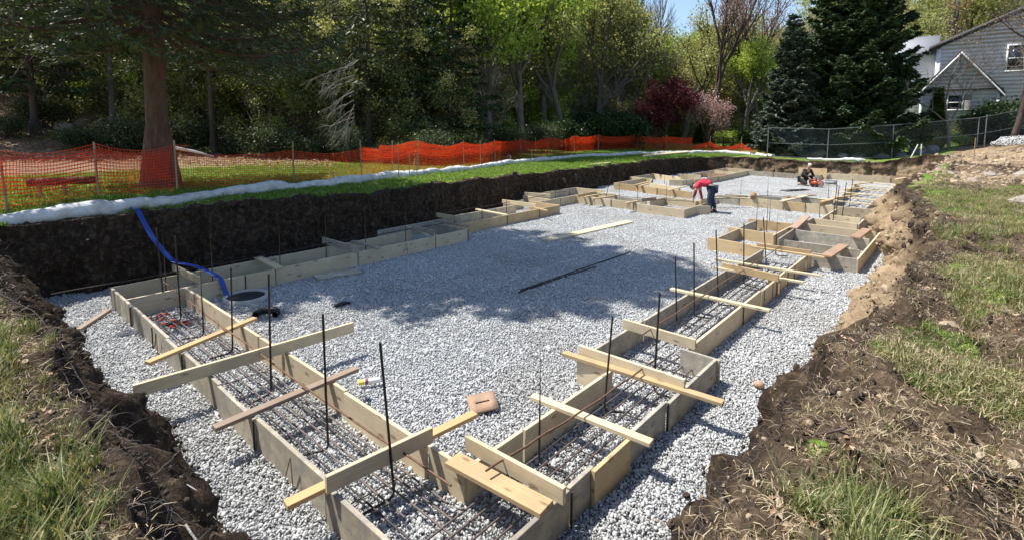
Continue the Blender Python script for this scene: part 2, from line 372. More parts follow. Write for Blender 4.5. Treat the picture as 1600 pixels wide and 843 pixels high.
# ---------------------------------------------------------------- gravel
def gravel_mat():
    m,t,b=newmat('crushed_stone'); a=N(t,'ShaderNodeAttribute'); a.attribute_name='tone'
    col=ramp(t,a.outputs['Fac'],[(0,(.27,.27,.26)),(.35,(.44,.44,.43)),(.8,(.56,.56,.545)),(1,(.68,.68,.66))])
    n=noise(t,90,3,.6,coord(t,'Object')); col=mixc(t,.25,col,ramp(t,n,[(.3,(.5,.5,.5)),(.7,(1,1,1))]),'MULTIPLY')
    big=noise(t,.5,3,.6,t.nodes.new('ShaderNodeNewGeometry').outputs['Position'])
    col=mixc(t,.6,col,ramp(t,big,[(.38,(.74,.71,.66)),(.5,(.93,.93,.92)),(.62,(1,1,1))]),'MULTIPLY')
    t.links.new(col,b.inputs['Base Color']); b.inputs['Roughness'].default_value=.85; return m
M_STONE=gravel_mat()
M_BED=plain('gravel_bed',(.24,.245,.25),.95,0,.6,55,.9)
fl=Soup(); fl.add([(-14.5,-.2,-.022),(.4,-.2,-.022),(.4,35.6,-.022),(-14.5,35.6,-.022)],[(0,1,2,3)])
tag(put('pit_floor',fl.mesh('pit_floor',M_BED)),kind='structure')
phi=(1+5**.5)/2
ICO=np.array([(-1,phi,0),(1,phi,0),(-1,-phi,0),(1,-phi,0),(0,-1,phi),(0,1,phi),(0,-1,-phi),(0,1,-phi),(phi,0,-1),(phi,0,1),(-phi,0,-1),(-phi,0,1)],float)/math.sqrt(1+phi*phi)
ICF=np.array([(0,11,5),(0,5,1),(0,1,7),(0,7,10),(0,10,11),(1,5,9),(5,11,4),(11,10,2),(10,7,6),(7,1,8),(3,9,4),(3,4,2),(3,2,6),(3,6,8),(3,8,9),(4,9,5),(2,4,11),(6,2,10),(8,6,7),(9,8,1)])
def rotmats(n,r):
    q=r.normal(size=(n,4)); q/=np.linalg.norm(q,axis=1)[:,None]; w,x,y,z=q.T
    return np.stack([np.stack([1-2*(y*y+z*z),2*(x*y-z*w),2*(x*z+y*w)],-1),np.stack([2*(x*y+z*w),1-2*(x*x+z*z),2*(y*z-x*w)],-1),np.stack([2*(x*z-y*w),2*(y*z+x*w),1-2*(x*x+y*y)],-1)],1)
def stone_tile(r,S=1.2,step=.024,name='tile'):
    k=int(S/step); gx,gy=np.meshgrid(np.arange(k),np.arange(k)); 
    c=np.stack([gx.ravel(),gy.ravel()],-1)*step+step/2-S/2+r.uniform(-.45,.45,(k*k,2))*step
    n=len(c); c2=r.uniform(-S/2,S/2,(n//3,2)); c=np.vstack([c,c2]); n=len(c)
    sz=np.exp(r.normal(-4.52,.27,n))*np.where(r.random(n)<.08,1.5,1); z=np.concatenate([r.uniform(-.012,.004,n-len(c2)),r.uniform(.004,.014,len(c2))])
    sc=r.uniform([1.0,.65,.5],[1.45,1.05,.85],(n,3))*sz[:,None]
    base=ICO[None]*(1+r.uniform(-.36,.36,(n,12,1)))*sc[:,None]
    M=rotmats(n,r); Vv=np.einsum('nij,nkj->nki',M,base)+np.column_stack([c,z])[:,None]
    Fc=(ICF[None]+(np.arange(n)*12)[:,None,None]).reshape(-1,3)
    tone=np.repeat(r.beta(2.2,1.8,n),20)
    return mesh_np(name,Vv.reshape(-1,3),[Fc],M_STONE,{'tone':('FACE',tone)})
tiles=[src('stone_tile_%d'%i,stone_tile(np.random.default_rng(50+i),name='gravel_tile')) for i in range(3)]
P=[]
for ix in range(13):
    for iy in range(30):
        x=-13.9+ix*1.15; y=.55+iy*1.15
        cs=[inside_pit(x+a*.6,y+b2*.6) for a in(-1,1) for b2 in(-1,1)]
        if any(cs): P.append((x,y,0))
P=np.array(P); n=len(P); P[:,2]=rg.uniform(-.006,.006,n)
rz=rg.integers(0,4,n)*PI/2+rg.uniform(-.1,.1,n)
scatter('gravel',P,np.column_stack([rz*0,rz*0,rz]),np.ones(n),rg.integers(0,3,n),tiles,label='pale grey crushed stone covering the floor of the excavation',cat='gravel')

# ---------------------------------------------------------------- boards
def board_mesh(L,t,h,mat,bev=.003):
    bm=bmesh.new(); bmesh.ops.create_cube(bm,size=1); bmesh.ops.scale(bm,vec=(L,t,h),verts=bm.verts)
    bmesh.ops.bevel(bm,geom=bm.edges[:]+bm.verts[:],offset=bev,segments=1,affect='EDGES')
    me=bpy.data.meshes.new('board'); bm.to_mesh(me); bm.free(); me.materials.append(mat); return me
def plank(name,p,q,h,t,mat,z0,parent=None,org=(0,0,0),zq=None,roll=0,jit=.004):
    """plank from p to q (x,y); bottom at z0, height h, thickness t"""
    L=math.hypot(q[0]-p[0],q[1]-p[1]); me=board_mesh(L,t,h,mat)
    a=math.atan2(q[1]-p[1],q[0]-p[0]); zz=z0 if zq is None else (z0+zq)/2
    pitch=0 if zq is None else -math.atan2(zq-z0,L)
    o=put(name,me,parent,((p[0]+q[0])/2-org[0],(p[1]+q[1])/2-org[1],zz+h/2-org[2]),(roll+random.uniform(-jit,jit)*2,pitch+random.uniform(-jit,jit),a+random.uniform(-jit,jit)))
    return o
def side(form,p,q,mat,h=.30,z0=-.02,t=.038,name='side_board'):
    return plank(name,p,q,h+.02-.0,t,mat,z0,form,form.location)
def stake(form,x,y,z1=.29,lean=0,w=.018,mat=None):
    s=Soup(); s.tube([(x,y,-.1),(x+lean,y+lean*.3,z1)],w/2,5)
    return put('stake',s.mesh('stake',mat or M_REBAR,off=form.location),form)
def form(label,x,y): return thing('footing_form',label,'formwork',(x,y,0),0,'timber footing forms on the gravel')
# near footing (along x)
f=form('longest stained timber form along the near edge, its outer boards weathered and concrete splashed',-6.5,1.84)
for a_,b_,dy in [(-10.27,-9.02,0),(-8.98,-7.35,.012),(-7.33,-6.72,-.012),(-6.70,-5.62,.012),(-5.60,-4.72,-.01),(-4.70,-3.42,.012),(-3.40,-2.03,-.02)]:
    side(f,(a_,1.83+dy),(b_,1.83+dy),W_GREY)
for a_,b_,dy in [(-9.38,-8.97,0),(-8.95,-7.15,.015),(-7.13,-5.9,-.005),(-5.88,-4.55,.015),(-4.53,-3.25,-.01),(-3.23,-2.79,.012)]:
    side(f,(a_,2.63+dy),(b_,2.63+dy),W_FRESH)
side(f,(-10.30,1.82),(-10.30,1.9),W_GREY)
for x in (-9.0,-7.9,-6.71,-4.71,-3.41): stake(f,x,1.80)
for x in (-8.2,-5.0): stake(f,x,2.66)
# right-near footing
f=form('fresh pine form with two parallel walls at the near right corner of the footing',-2.4,3.8)
for a_,b_,dx,m in [(2.65,3.32,.0,W_FRESH),(3.34,4.84,.01,W_FRESH)]: side(f,(-2.79+dx,a_),(-2.79+dx,b_),m)
for a_,b_,dx,m in [(1.86,2.98,0,W_GREY),(3.0,3.33,-.012,W_GREY),(3.28,3.85,.03,W_TAN),(3.86,4.62,-.005,W_GREY),(4.63,5.90,.03,W_GREY)]: side(f,(-2.05+dx,a_),(-2.05+dx,b_),m)
side(f,(-2.44,5.9),(-1.97,5.9),W_GREY); side(f,(-3.22,4.83),(-2.80,4.83),W_FRESH)
for y in (2.99,3.86,4.63): stake(f,-2.02,y)
# second right footing
f=form('long form running away on the right from the square notch to the big far box',-2.8,9)
for a_,b_,dx in [(4.9,6.4,0),(6.42,7.95,.012),(7.97,9.7,-.01),(9.72,11.9,.01)]: side(f,(-3.21+dx,a_),(-3.21+dx,b_),W_GREY)
for a_,b_,dx in [(6.02,7.95,0),(7.97,8.9,-.008),(8.92,9.72,.012),(9.74,10.5,-.005),(10.52,11.95,.01)]: side(f,(-2.38+dx,a_),(-2.38+dx,b_),W_FRESH)
side(f,(-2.5,9.78),(-2.3,9.78),W_TAN)
for y in (7.96,9.0,9.5,9.73,10.0,10.51,11.0): stake(f,-2.35,y)
# left footing
f=form('long form against the left bank with knotty boards, partly in tree shade',-9.8,5.4)
for a_,b_,dx in [(1.84,3.55,0),(3.57,4.08,.02),(4.10,5.8,.0),(5.82,7.9,.015),(7.92,8.98,-.01)]: side(f,(-9.42+dx,a_),(-9.42+dx,b_),W_FRESH)
for a_,b_,dx in [(1.84,3.0,0),(3.02,5.6,.01),(5.62,7.9,-.02)]: side(f,(-10.30+dx,a_),(-10.30+dx,b_),W_FRESH)
side(f,(-10.97,7.35),(-10.97,9.62),W_GREY); side(f,(-10.95,8.96),(-9.44,8.98),W_GREY)
for y in (3.56,4.09,7.0,7.91): stake(f,-9.395,y)
stake(f,-9.39,8.98)
# box 2 left
f=form('golden pine form in the middle of the left bank row, ending in a square corner',-10.6,11.4)
for a_,b_,m in [(9.0,11.2,W_TAN),(11.22,12.75,W_TAN),(12.77,13.85,W_TAN)]: side(f,(-10.08,a_),(-10.08,b_),m)
side(f,(-11.13,9.65),(-11.13,11.9),W_GREY); side(f,(-11.14,11.92),(-11.14,12.85),W_FRESH); side(f,(-11.4,13.84),(-10.06,13.84),W_TAN); side(f,(-11.7,12.86),(-11.7,13.9),W_FRESH)
for y in (11.21,12.76): stake(f,-10.05,y)
# box 3
f=form('small pine form behind the golden one where the left row steps outward',-11.7,15.3)
side(f,(-11.05,13.88),(-11.05,15.2),W_FRESH); side(f,(-11.05,15.22),(-11.03,16.2),W_FRESH); side(f,(-12.4,14.7),(-12.4,16.9),W_FRESH); side(f,(-12.38,14.7),(-11.1,14.7),W_FRESH)
side(f,(-12.4,16.92),(-12.4,18.2),W_GREY); side(f,(-12.38,18.2),(-11.0,18.2),W_FRESH); stake(f,-11.02,15.21)
# row 3 + pad
f=form('straight pine form crossing the pit towards the worker in red',-9.6,16.4)
for a_,b_ in [(-11.02,-10.35),(-10.33,-9.5),(-9.48,-8.33)]: side(f,(a_,16.2),(b_,16.2),W_FRESH)
side(f,(-10.2,17.0),(-8.5,17.0),W_GREY); side(f,(-11.0,16.22),(-11.0,17.6),W_FRESH); side(f,(-10.98,17.6),(-10.1,17.6),W_FRESH)
for x in (-10.34,-9.49,-8.6): stake(f,x,16.17)
f=form('square pine pad form with an open corner beside the worker in red',-7.5,16.9)
side(f,(-8.32,15.93),(-6.65,15.93),W_FRESH); side(f,(-6.65,15.95),(-6.65,18.0),W_FRESH); side(f,(-8.45,18.1),(-6.9,18.1),W_FRESH); side(f,(-8.34,16.9),(-8.34,18.1),W_FRESH)
side(f,(-6.66,16.9),(-6.3,17.2),W_FRESH)
# far left pads
f=form('boxy cluster form near the far left of the pit behind the crossing form',-10.8,21.5)
side(f,(-12.1,20.85),(-10.98,20.85),W_TAN); side(f,(-10.96,20.8),(-9.8,20.5),W_TAN); side(f,(-9.78,20.5),(-8.2,20.3),W_TAN); side(f,(-12.1,20.9),(-12.1,23.9),W_FRESH)
side(f,(-10.95,22.1),(-9.7,21.6),W_PALE); side(f,(-9.7,21.6),(-9.0,21.0),W_FRESH); side(f,(-10.95,22.1),(-11.7,23.9),W_GREY); side(f,(-13.0,24.0),(-11.65,23.9),W_PALE)
stake(f,-9.79,20.47); stake(f,-10.97,20.8)
f=form('low pale boards forming boxes along the far left bank',-11.4,25.3)
side(f,(-12.85,26.4),(-10.9,25.5),W_PALE); side(f,(-12.85,24.1),(-12.85,26.4),W_GREY); side(f,(-10.9,24.1),(-10.3,24.3),W_PALE); side(f,(-11.9,27.4),(-10.6,27.4),W_PALE); side(f,(-10.3,24.3),(-9.95,25.6),W_FRESH)
# far left wall
f=form('farthest long form by the back left corner of the pit',-10.4,29)
side(f,(-10.0,25.0),(-9.75,27.5),W_FRESH); side(f,(-9.72,27.5),(-9.72,29.8),W_FRESH); side(f,(-9.72,29.82),(-9.72,32.4),W_FRESH)
side(f,(-11.3,28.0),(-11.3,33.3),W_FRESH); side(f,(-11.3,29.2),(-9.8,29.2),W_RED); side(f,(-11.2,31.0),(-9.8,30.6),W_PALE); side(f,(-11.3,33.35),(-9.7,33.35),W_PALE); stake(f,-9.69,27.5)
# back wall
f=form('weathered form along the foot of the back bank',-6,32.7)
for a_,b_,m in [(-9.7,-8.3,W_GREY),(-8.28,-7.2,W_GREY),(-7.18,-6.0,W_GREY)]: side(f,(a_,32.3),(b_,32.3),m)
for a_,b_,m in [(-5.98,-4.3,W_FRESH),(-4.28,-2.9,W_FRESH),(-2.88,-1.85,W_TAN),(-1.83,-.95,W_GREY)]: side(f,(a_,33.2),(b_,33.3),m,h=.36)
side(f,(-6.0,32.3),(-5.98,33.2),W_FRESH); stake(f,-2.87,33.17); stake(f,-8.29,32.27)
# middle yellow wall
f=form('bright yellow pine form wall crossing the middle right of the pit',-5.1,20.3)
for a_,b_,m in [(-7.05,-6.25,W_GREY),(-6.23,-4.75,W_FRESH),(-4.73,-4.05,W_TAN),(-4.03,-3.2,W_FRESH)]: side(f,(a_,19.93),(b_,19.93),m,h=.33)
side(f,(-7.1,19.95),(-7.1,17.9),W_FRESH); side(f,(-6.15,21.0),(-5.1,21.2),W_GREY); side(f,(-5.08,21.9),(-3.4,21.9),W_GREY); side(f,(-7.0,20.6),(-6.2,20.8),W_FRESH)
for x in (-6.24,-4.74,-4.04): stake(f,x,19.9)
# far right ladder-like form
f=form('narrow ladder like form at the far right of the pit',-2.9,25)
side(f,(-3.35,20.2),(-3.6,24.5),W_GREY); side(f,(-3.6,24.52),(-3.75,29.5),W_FRESH); side(f,(-2.38,20.3),(-2.36,24.5),W_GREY); side(f,(-2.36,24.52),(-2.36,29.3),W_FRESH)
side(f,(-3.35,20.2),(-2.4,20.25),W_GREY); stake(f,-2.33,24.5)
# big box on right
f=form('big square box form with grey inner boards beside the right bank',-2.3,14.4)
side(f,(-2.32,12.35),(-1.53,12.42),W_GREY); side(f,(-2.34,11.97),(-2.33,12.3),W_FRESH); side(f,(-3.1,13.3),(-1.6,13.36),W_GREY); side(f,(-3.2,14.85),(-1.6,14.8),W_GREY); side(f,(-3.35,15.95),(-1.6,15.95),W_FRESH)
side(f,(-1.53,12.4),(-1.5,16.8),W_FRESH); side(f,(-3.22,13.3),(-3.3,15.9),W_GREY)
# small boxes left of it
f=form('pair of small golden pine boxes left of the big square box',-3.9,14)
side(f,(-4.55,12.35),(-3.25,12.2),W_TAN); side(f,(-4.35,12.4),(-4.35,13.95),W_FRESH); side(f,(-4.62,14.0),(-3.4,13.9),W_TAN); side(f,(-4.38,14.1),(-4.38,15.6),W_GREY); side(f,(-4.62,15.68),(-3.5,15.68),W_TAN); side(f,(-3.45,13.7),(-3.4,15.6),W_FRESH); side(f,(-3.48,15.7),(-3.25,15.9),W_OLD)
# inner box
f=form('small pine pad form between the big box and the ladder like form',-2.6,18.3)
side(f,(-3.25,17.1),(-2.13,16.9),W_FRESH); side(f,(-3.06,17.15),(-3.06,19.6),W_FRESH); side(f,(-2.1,16.9),(-2.1,19.9),W_GREY); side(f,(-3.0,18.1),(-2.2,18.0),W_PALE); side(f,(-3.06,19.7),(-2.12,19.8),W_FRESH,h=.36)
side(f,(-1.85,20.0),(-1.45,20.0),W_TAN); side(f,(-3.3,16.0),(-3.25,17.1),W_GREY)

# ---------------------------------------------------------------- loose planks, spreaders
def spreader(label,p,q,kind,mat,z=.30,w=.09,zq=None,name='spreader_plank',group='planks laid across the footing forms'):
    if kind=='flat': o=plank(name,p,q,.038,w,mat,z,zq=zq)
    else: o=plank(name,p,q,w,.038,mat,z,zq=zq)
    return tag(o,label,'plank',group)
S_=spreader
S_('thin orange stud crossing the near form, the farthest of its four cross planks',(-6.68,1.46),(-7.16,2.82),'flat',W_ORANGE)
S_('longest pale plank set on edge across the near form, overhanging both sides',(-5.94,1.17),(-5.81,3.5),'edge',W_PALE,w=.135)
S_('dull brown weathered stud lying across the near form',(-4.79,1.50),(-4.85,2.95),'flat',W_OLD)
S_('orange stud under the short edge plank, pointing at the square plywood plate',(-3.42,1.50),(-3.26,3.2),'flat',W_ORANGE)
S_('short pale plank on edge nearest the camera on the near form',(-3.30,1.74),(-3.20,2.64),'edge',W_FRESH,w=.135,z=.335)
S_('wide pinkish plank lying flat beside the near inner corner',(-2.93,2.62),(-2.03,2.70),'flat',W_TAN,w=.17)
S_('plank on edge at the back of the wide flat plank by the near corner',(-2.95,2.80),(-1.98,2.84),'edge',W_PALE,w=.13)
S_('pale stud with a chewed yellow end across the right near form',(-3.06,3.80),(-1.83,3.89),'flat',W_PALE)
S_('yellow stud poking out both ends under the knotty edge plank',(-3.40,4.80),(-1.60,4.94),'flat',W_TAN)
S_('knotty pale edge plank just before the square notch',(-3.24,4.90),(-1.99,4.94),'edge',W_PALE,w=.13)
S_('edge plank closing the far side of the square notch',(-3.27,5.98),(-2.29,5.97),'edge',W_FRESH,w=.13)
S_('long pale stud across the middle of the right form overhanging the stones',(-3.49,7.92),(-1.99,7.96),'flat',W_PALE)
S_('short golden edge plank halfway along the right form',(-3.29,9.73),(-2.29,9.62),'edge',W_TAN,w=.13)
S_('thin stud under the short golden edge plank',(-3.41,9.68),(-1.95,9.82),'flat',W_PALE,w=.07)
S_('thin pale stud crossing just beyond the short golden edge plank',(-3.64,10.33),(-1.82,10.45),'flat',W_PALE,w=.07)
S_('orange edge plank against the small golden boxes',(-3.35,12.05),(-2.30,12.1),'edge',W_TAN,w=.1)
S_('thin golden stud below the orange edge plank by the small boxes',(-3.45,11.95),(-2.03,11.99),'flat',W_TAN,w=.07)
S_('whitish plank across the left form beside the blue hose',(-10.43,4.2),(-9.35,4.14),'flat',W_PALE,w=.14)
S_('grey plank standing on edge across the shaded left form',(-10.68,5.72),(-9.3,5.76),'edge',W_GREY,w=.14)
S_('thin shaded stud across the left form just past the grey edge plank',(-10.31,6.25),(-9.30,6.26),'flat',W_GREY)
S_('shaded grey stud slanting across the far part of the left form',(-10.83,8.1),(-9.40,7.75),'flat',W_GREY)
S_('short grey edge plank beside the slanting shaded stud',(-10.2,7.9),(-9.44,7.92),'edge',W_GREY,w=.14)
S_('pale plank on edge where the blue hose crosses the left form',(-10.67,2.81),(-9.45,2.86),'edge',W_PALE,w=.12)
S_('dark old stud bridging the corner where the left form steps outward',(-10.87,9.15),(-9.62,9.21),'flat',W_OLD,w=.07)
S_('short whitish edge board behind the dark old stud',(-11.37,9.6),(-10.34,9.64),'edge',W_PALE,w=.12)
S_('pale stud across the golden left form',(-11.38,11.23),(-9.99,11.15),'flat',W_PALE)
S_('pale plank on edge across the far end of the golden left form',(-11.71,12.8),(-10.27,12.84),'edge',W_PALE,w=.13)
S_('little yellow stud lying on the rim of the golden left form',(-10.3,12.75),(-9.63,12.59),'flat',W_TAN,w=.07)
S_('pinkish edge board behind the small stepped form on the left',(-12.32,14.68),(-11.3,14.95),'edge',W_PALE,w=.14)
S_('short stud block on the crossing form nearest the left bank',(-10.69,15.79),(-10.69,17.06),'edge',W_TAN,w=.1)
S_('tan stud beside the block near the left end of the crossing form',(-10.45,15.9),(-10.4,17.2),'flat',W_TAN)
S_('stud across the middle of the crossing pine form',(-9.98,15.72),(-9.76,17.11),'flat',W_TAN)
S_('short stud across the crossing form beside the square pad',(-8.6,15.6),(-8.55,16.5),'flat',W_TAN,w=.1)
S_('short edge block at the joint of the crossing form and square pad',(-8.42,16.44),(-8.2,17.09),'edge',W_OLD,w=.12)
S_('stud across the near left corner of the far boxy cluster',(-10.92,20.69),(-11.12,22.31),'flat',W_TAN)
S_('tan block beside the stud on the far boxy cluster',(-10.6,20.5),(-10.75,21.6),'flat',W_TAN,w=.12)
S_('thin stud across the right end of the far boxy cluster',(-9.03,19.96),(-9.14,22.02),'flat',W_FRESH,w=.07)
S_('wide reddish board bridging the nearest side of the big square box',(-2.02,12.1),(-1.93,13.5),'flat',W_RED,w=.2,z=.31)
S_('wide reddish board over the far right corner of the big square box',(-1.86,14.6),(-1.81,16.05),'flat',W_RED,w=.2,z=.31)
S_('reddish board tilted over the far left corner of the big square box',(-3.27,14.9),(-3.3,16.5),'flat',W_RED,w=.18,z=.30,zq=.4)
S_('short plank bridging the left part of the yellow form wall',(-4.75,19.7),(-4.45,21.9),'flat',W_FRESH,w=.16,z=.33)
S_('brown plank on the grey boards behind the yellow form wall',(-4.95,20.9),(-4.3,22.6),'flat',W_RED,w=.14,z=.31)
S_('short golden plank at the right end of the yellow form wall',(-3.56,19.6),(-3.4,20.9),'edge',W_TAN,w=.14,z=.3)
S_('small plank over the corner of the ladder like form',(-3.75,20.9),(-3.5,22.4),'flat',W_TAN,w=.12)
S_('broad reddish block board beside the right bank beyond the big box',(-1.95,19.2),(-1.8,20.3),'flat',W_RED,w=.3,z=.31)
S_('thin stud along the top of the yellow form wall near its left end',(-6.95,18.6),(-5.9,19.6),'flat',W_FRESH,w=.08,z=.33)
S_('small plank on the right end of the back form',(-2.56,31.8),(-2.27,33.4),'flat',W_FRESH,w=.16,z=.34)
for k,(y,lb) in enumerate([(21.3,'nearest'),(22.6,'second'),(24.2,'third'),(25.9,'fourth'),(27.6,'fifth'),(29.2,'farthest')]):
    S_('%s rung stud across the ladder like far right form'%lb,(-4.0+.2*(k%2),y+.25),(-2.25,y),'flat',W_PALE,w=.09)
for k,(x0,y0,lb) in enumerate([(-3.5,22.0,'nearer'),(-3.7,25.0,'middle'),(-3.75,27.6,'farther')]):
    S_('%s lengthwise loose board on the rungs of the far right form'%lb,(x0,y0),(x0+.5,y0+1.7),'flat',W_TAN,w=.1,z=.34)
G2='loose boards left on the ground'
S_('long pale plank lying flat on the open gravel',(-7.92,10.3),(-7.6,14.1),'flat',W_PALE,z=.012,w=.28,name='plank',group=G2)
S_('thin grey sheet of ply half against the shaded left form',(-9.2,4.75),(-8.98,5.6),'flat',W_GREY,z=.014,w=.32,name='plywood_offcut',group=G2)
S_('short grey stud on the stones outside the left corner of the near form',(-9.33,1.25),(-9.98,1.72),'flat',W_OLD,z=.01,w=.08,name='stud_offcut',group=G2)
# stack of lumber on the lawn
st=thing('lumber_stack','low stack of pale boards on the far lawn by the white sock','lumber',(-14.9,33.0,gz(-14.9,33)))
zb=gz(-14.9,33)
for k in range(6):
    plank('board',(-14.75-.25*(k%3),29.6+.3*k/3),(-15.0-.25*(k%3),36.2+.2*k),.05,.2,W_PALE,zb+.02+.055*(k//3),st,st.location)
S_('single pale board lying on the green lawn before the stack',(-13.89,21.4),(-13.94,23.6),'flat',W_PALE,z=gz(-13.9,22.5)+.03,w=.12,name='plank',group=G2)
# tilted tan plywood by the back wall
o=plank('plywood_sheet',(-7.1,32.75),(-5.75,33.05),.62,.02,W_TAN,.0,roll=-.25); tag(o,'tan plywood sheet leaning against the back bank behind the crouching worker','plywood')
# square plate with hand slot
bm=bmesh.new()
def plate_mesh():
    W2,D2,T=.15,.15,.018; sx,sy=.075,.016
    xs=[-W2,-sx,sx,W2]; ys=[-D2,-sy,sy,D2]; V_=[];Fc=[]
    for z in (0,T):
        for y in ys:
            for x in xs: V_.append((x,y,z))
    for j in range(3):
        for i in range(3):
            if i==1 and j==1: continue
            q=[j*4+i,j*4+i+1,(j+1)*4+i+1,(j+1)*4+i]; Fc.append(q[::-1]); Fc.append([v+16 for v in q])
    def wall(idx,flip):
        for k in range(len(idx)):
            u,v=idx[k],idx[(k+1)%len(idx)]; q=[u,v,v+16,u+16]; Fc.append(q[::-1] if flip else q)
    wall([0,1,2,3,7,11,15,14,13,12,8,4],False); wall([5,6,10,9],True)
    return mesh_np('plate',V_,[np.array(Fc)],W_RED)
o=put('plywood_plate',plate_mesh(),None,(-3.67,3.72,.05),(.10,-.12,.95)); tag(o,'square brown plywood plate with an oval hand slot lying on the gravel','float plate')

# ---------------------------------------------------------------- rebar
def ribbed(s,pts,r,n=6): s.tube(pts,r,n)
def dowel(label,x,y,zt,foot_dir,lean=(0,0),rust=False,short=False,r=.0115):
    s=Soup(); f=foot_dir; zb=.07
    pts=[(x+.26*math.cos(f),y+.26*math.sin(f),.05),(x+.05*math.cos(f),y+.05*math.sin(f),.055),(x,y,.10),(x+lean[0],y+lean[1],zt)]
    P_=[pts[0],pts[1],(x+.012*math.cos(f),y+.012*math.sin(f),.07),pts[2],pts[3]]
    s.tube(P_,r,6)
    for k in range(5):
        z=.25+k*.02; u=(z-.1)/(zt-.1)
    # tie wire twist where it meets the rail bar
    z=.37; u=(z-.1)/(zt-.1); cx,cy=x+lean[0]*u,y+lean[1]*u
    s.tube([(cx-.02,cy,z-.015),(cx+.012,cy+.016,z),(cx+.014,cy-.016,z+.01),(cx-.02,cy,z+.018)],.003,4)
    o=put('upright_rebar',s.mesh('upright_rebar',M_RUST if rust else M_REBAR,off=(x,y,0)),None,(x,y,0)); tag(o,label,'rebar','upright bars standing in the footings'); return o
def ordn(n): return ['first','second','third','fourth','fifth','sixth','seventh','eighth','ninth','tenth','eleventh','twelfth','thirteenth'][n]
nearA=[(-9.42,2.33,1.32),(-8.6,2.33,1.32),(-7.72,2.35,1.26),(-6.89,2.42,1.16),(-5.52,2.31,1.38),(-4.15,2.22,1.32),(-3.21,2.26,1.33)]
lean_=[(-.03,-.04),(0,-.02),(0,0),(.01,.02),(0,.02),(-.01,-.01),(-.05,-.07)]
for k,(x,y,z) in enumerate(nearA):
    lab='tallest dark upright bar, nearest the camera on the near form' if k==6 else '%s upright bar along the near form counted from the near corner'%ordn(6-k)
    dowel(lab,x,y,z,-1.7+.4*math.sin(k*2.1),lean_[k])
rightB=[(-2.62,3.36,1.16,0,0),(-2.62,4.44,1.07,.05,.03),(-2.42,5.15,1.19,.03,0),(-3.1,7.29,1.04,-.05,-.02),(-2.99,7.68,1.2,-.04,-.02),(-2.9,8.46,1.29,-.08,-.03),(-2.95,9.9,1.19,-.04,-.02),(-2.95,11.34,1.11,-.1,-.03),(-3.1,12.61,1.12,0,0),(-4.1,14.6,1.15,0,0),(-4.0,15.2,1.26,0,0),(-4.3,16.6,1.12,0,0),(-5.83,22.04,1.13,0,0)]
for k,(x,y,z,a1,a2) in enumerate(rightB):
    dowel('%s upright bar along the right footing counted from the near corner'%ordn(k),x,y,z,.2+.5*math.sin(k*1.7),(a1,a2))
leftC=[(-9.95,2.5),(-9.9,3.2),(-10.0,4.45),(-9.95,5.4),(-9.95,6.35),(-9.95,7.45),(-10.75,9.75),(-10.66,10.77),(-10.8,12.0),(-11.9,14.35),(-11.8,15.0),(-11.8,15.95),(-11.6,16.6)]
for k,(x,y) in enumerate(leftC):
    dowel('%s upright bar along the left bank footing counted from the near end'%ordn(k),x,y,1.25,2.8+.5*math.sin(k),(0,0),rust=k<6)
midD=[(-10.0,16.6,1.2,.25,0),(-9.4,16.6,1.2,0,0),(-8.86,16.97,1.3,0,0),(-8.0,17.5,1.25,0,0)]
for k,(x,y,z,a1,a2) in enumerate(midD):
    dowel('%s from the left of the bars in the crossing form%s'%(ordn(k),', leaning over' if k==0 else ''),x,y,z,1.,(a1,a2))
farE=[(-12.6,24.6,1.2),(-11.18,24.2,1.2),(-9.93,23.9,1.22),(-9.04,24.6,1.2)]
for k,(x,y,z) in enumerate(farE): dowel('%s thin upright bar from the left in front of the far left bank'%ordn(k),x,y,z,2.,(0,0))
dowel('single upright bar standing in gravel just right of the worker in red',-6.5,20.9,1.1,0,(0,0))
rF=[(-2.83,17.58,1.23),(-2.9,18.4,1.15),(-2.84,19.2,1.21),(-3.0,21.6,1.12),(-4.11,24.19,.95),(-3.41,18.82,.72)]
for k,(x,y,z) in enumerate(rF):
    lab=['leftmost','second','third','rightmost'][k]+' of the four tall bars clustered in the pad before the ladder form' if k<4 else ('lone bar standing left of the ladder like form' if k==4 else 'short stubby bar against the yellow form wall')
    dowel(lab,x,y,z,1.5,(.05,0) if k<4 else (0,0))
# horizontal mats
def mat_(label,x,y,bars,ties,name='rebar_mat'):
    t=thing(name,label,'rebar mat',(x,y,0),0,'bars lying in the footings')
    for p,q,z in bars:
        s=Soup(); n=9
        u=np.linspace(0,1,n)[:,None]; A=np.array([*p,z])+(np.array([*q,z])-np.array([*p,z]))*u
        A[:,2]+=rg.normal(0,.003,n); s.tube(A,.009,6); put('bar',s.mesh('bar',random.choice([M_REBAR,M_REBAR,M_BARR,M_BARR]),off=(x,y,0)),t)
    for p,q,z in ties:
        s=Soup(); s.tube([(*p,z),(*q,z)],.006,5); put('cross_bar',s.mesh('cross_bar',M_REBAR,off=(x,y,0)),t)
    return t
ys=[1.98,2.06,2.2,2.28,2.42,2.47]
mat_('bundle of long dark bars lying in the near footing',-6,2.2,[((-9.3+.1*(k%3),y),(-2.35+.12*(k%2)-.3*(k%3),y-.03+.04*(k%2)),.075+.004*(k%2)) for k,y in enumerate(ys)],
     [((x,1.9),(x+.05,2.52),.06) for x in (-8.9,-7.6,-6.1,-4.6,-3.4)])
xs=[-2.66,-2.55,-2.42,-2.3,-2.18]
mat_('long parallel bars lying in the right near footing',-2.4,3.6,[((x,2.0+.05*k),(x+.01,6.2+.25*(k%2)),.085) for k,x in enumerate(xs)],[((-2.72,y),(-2.1,y+.04),.07) for y in (2.9,3.7,4.5)])
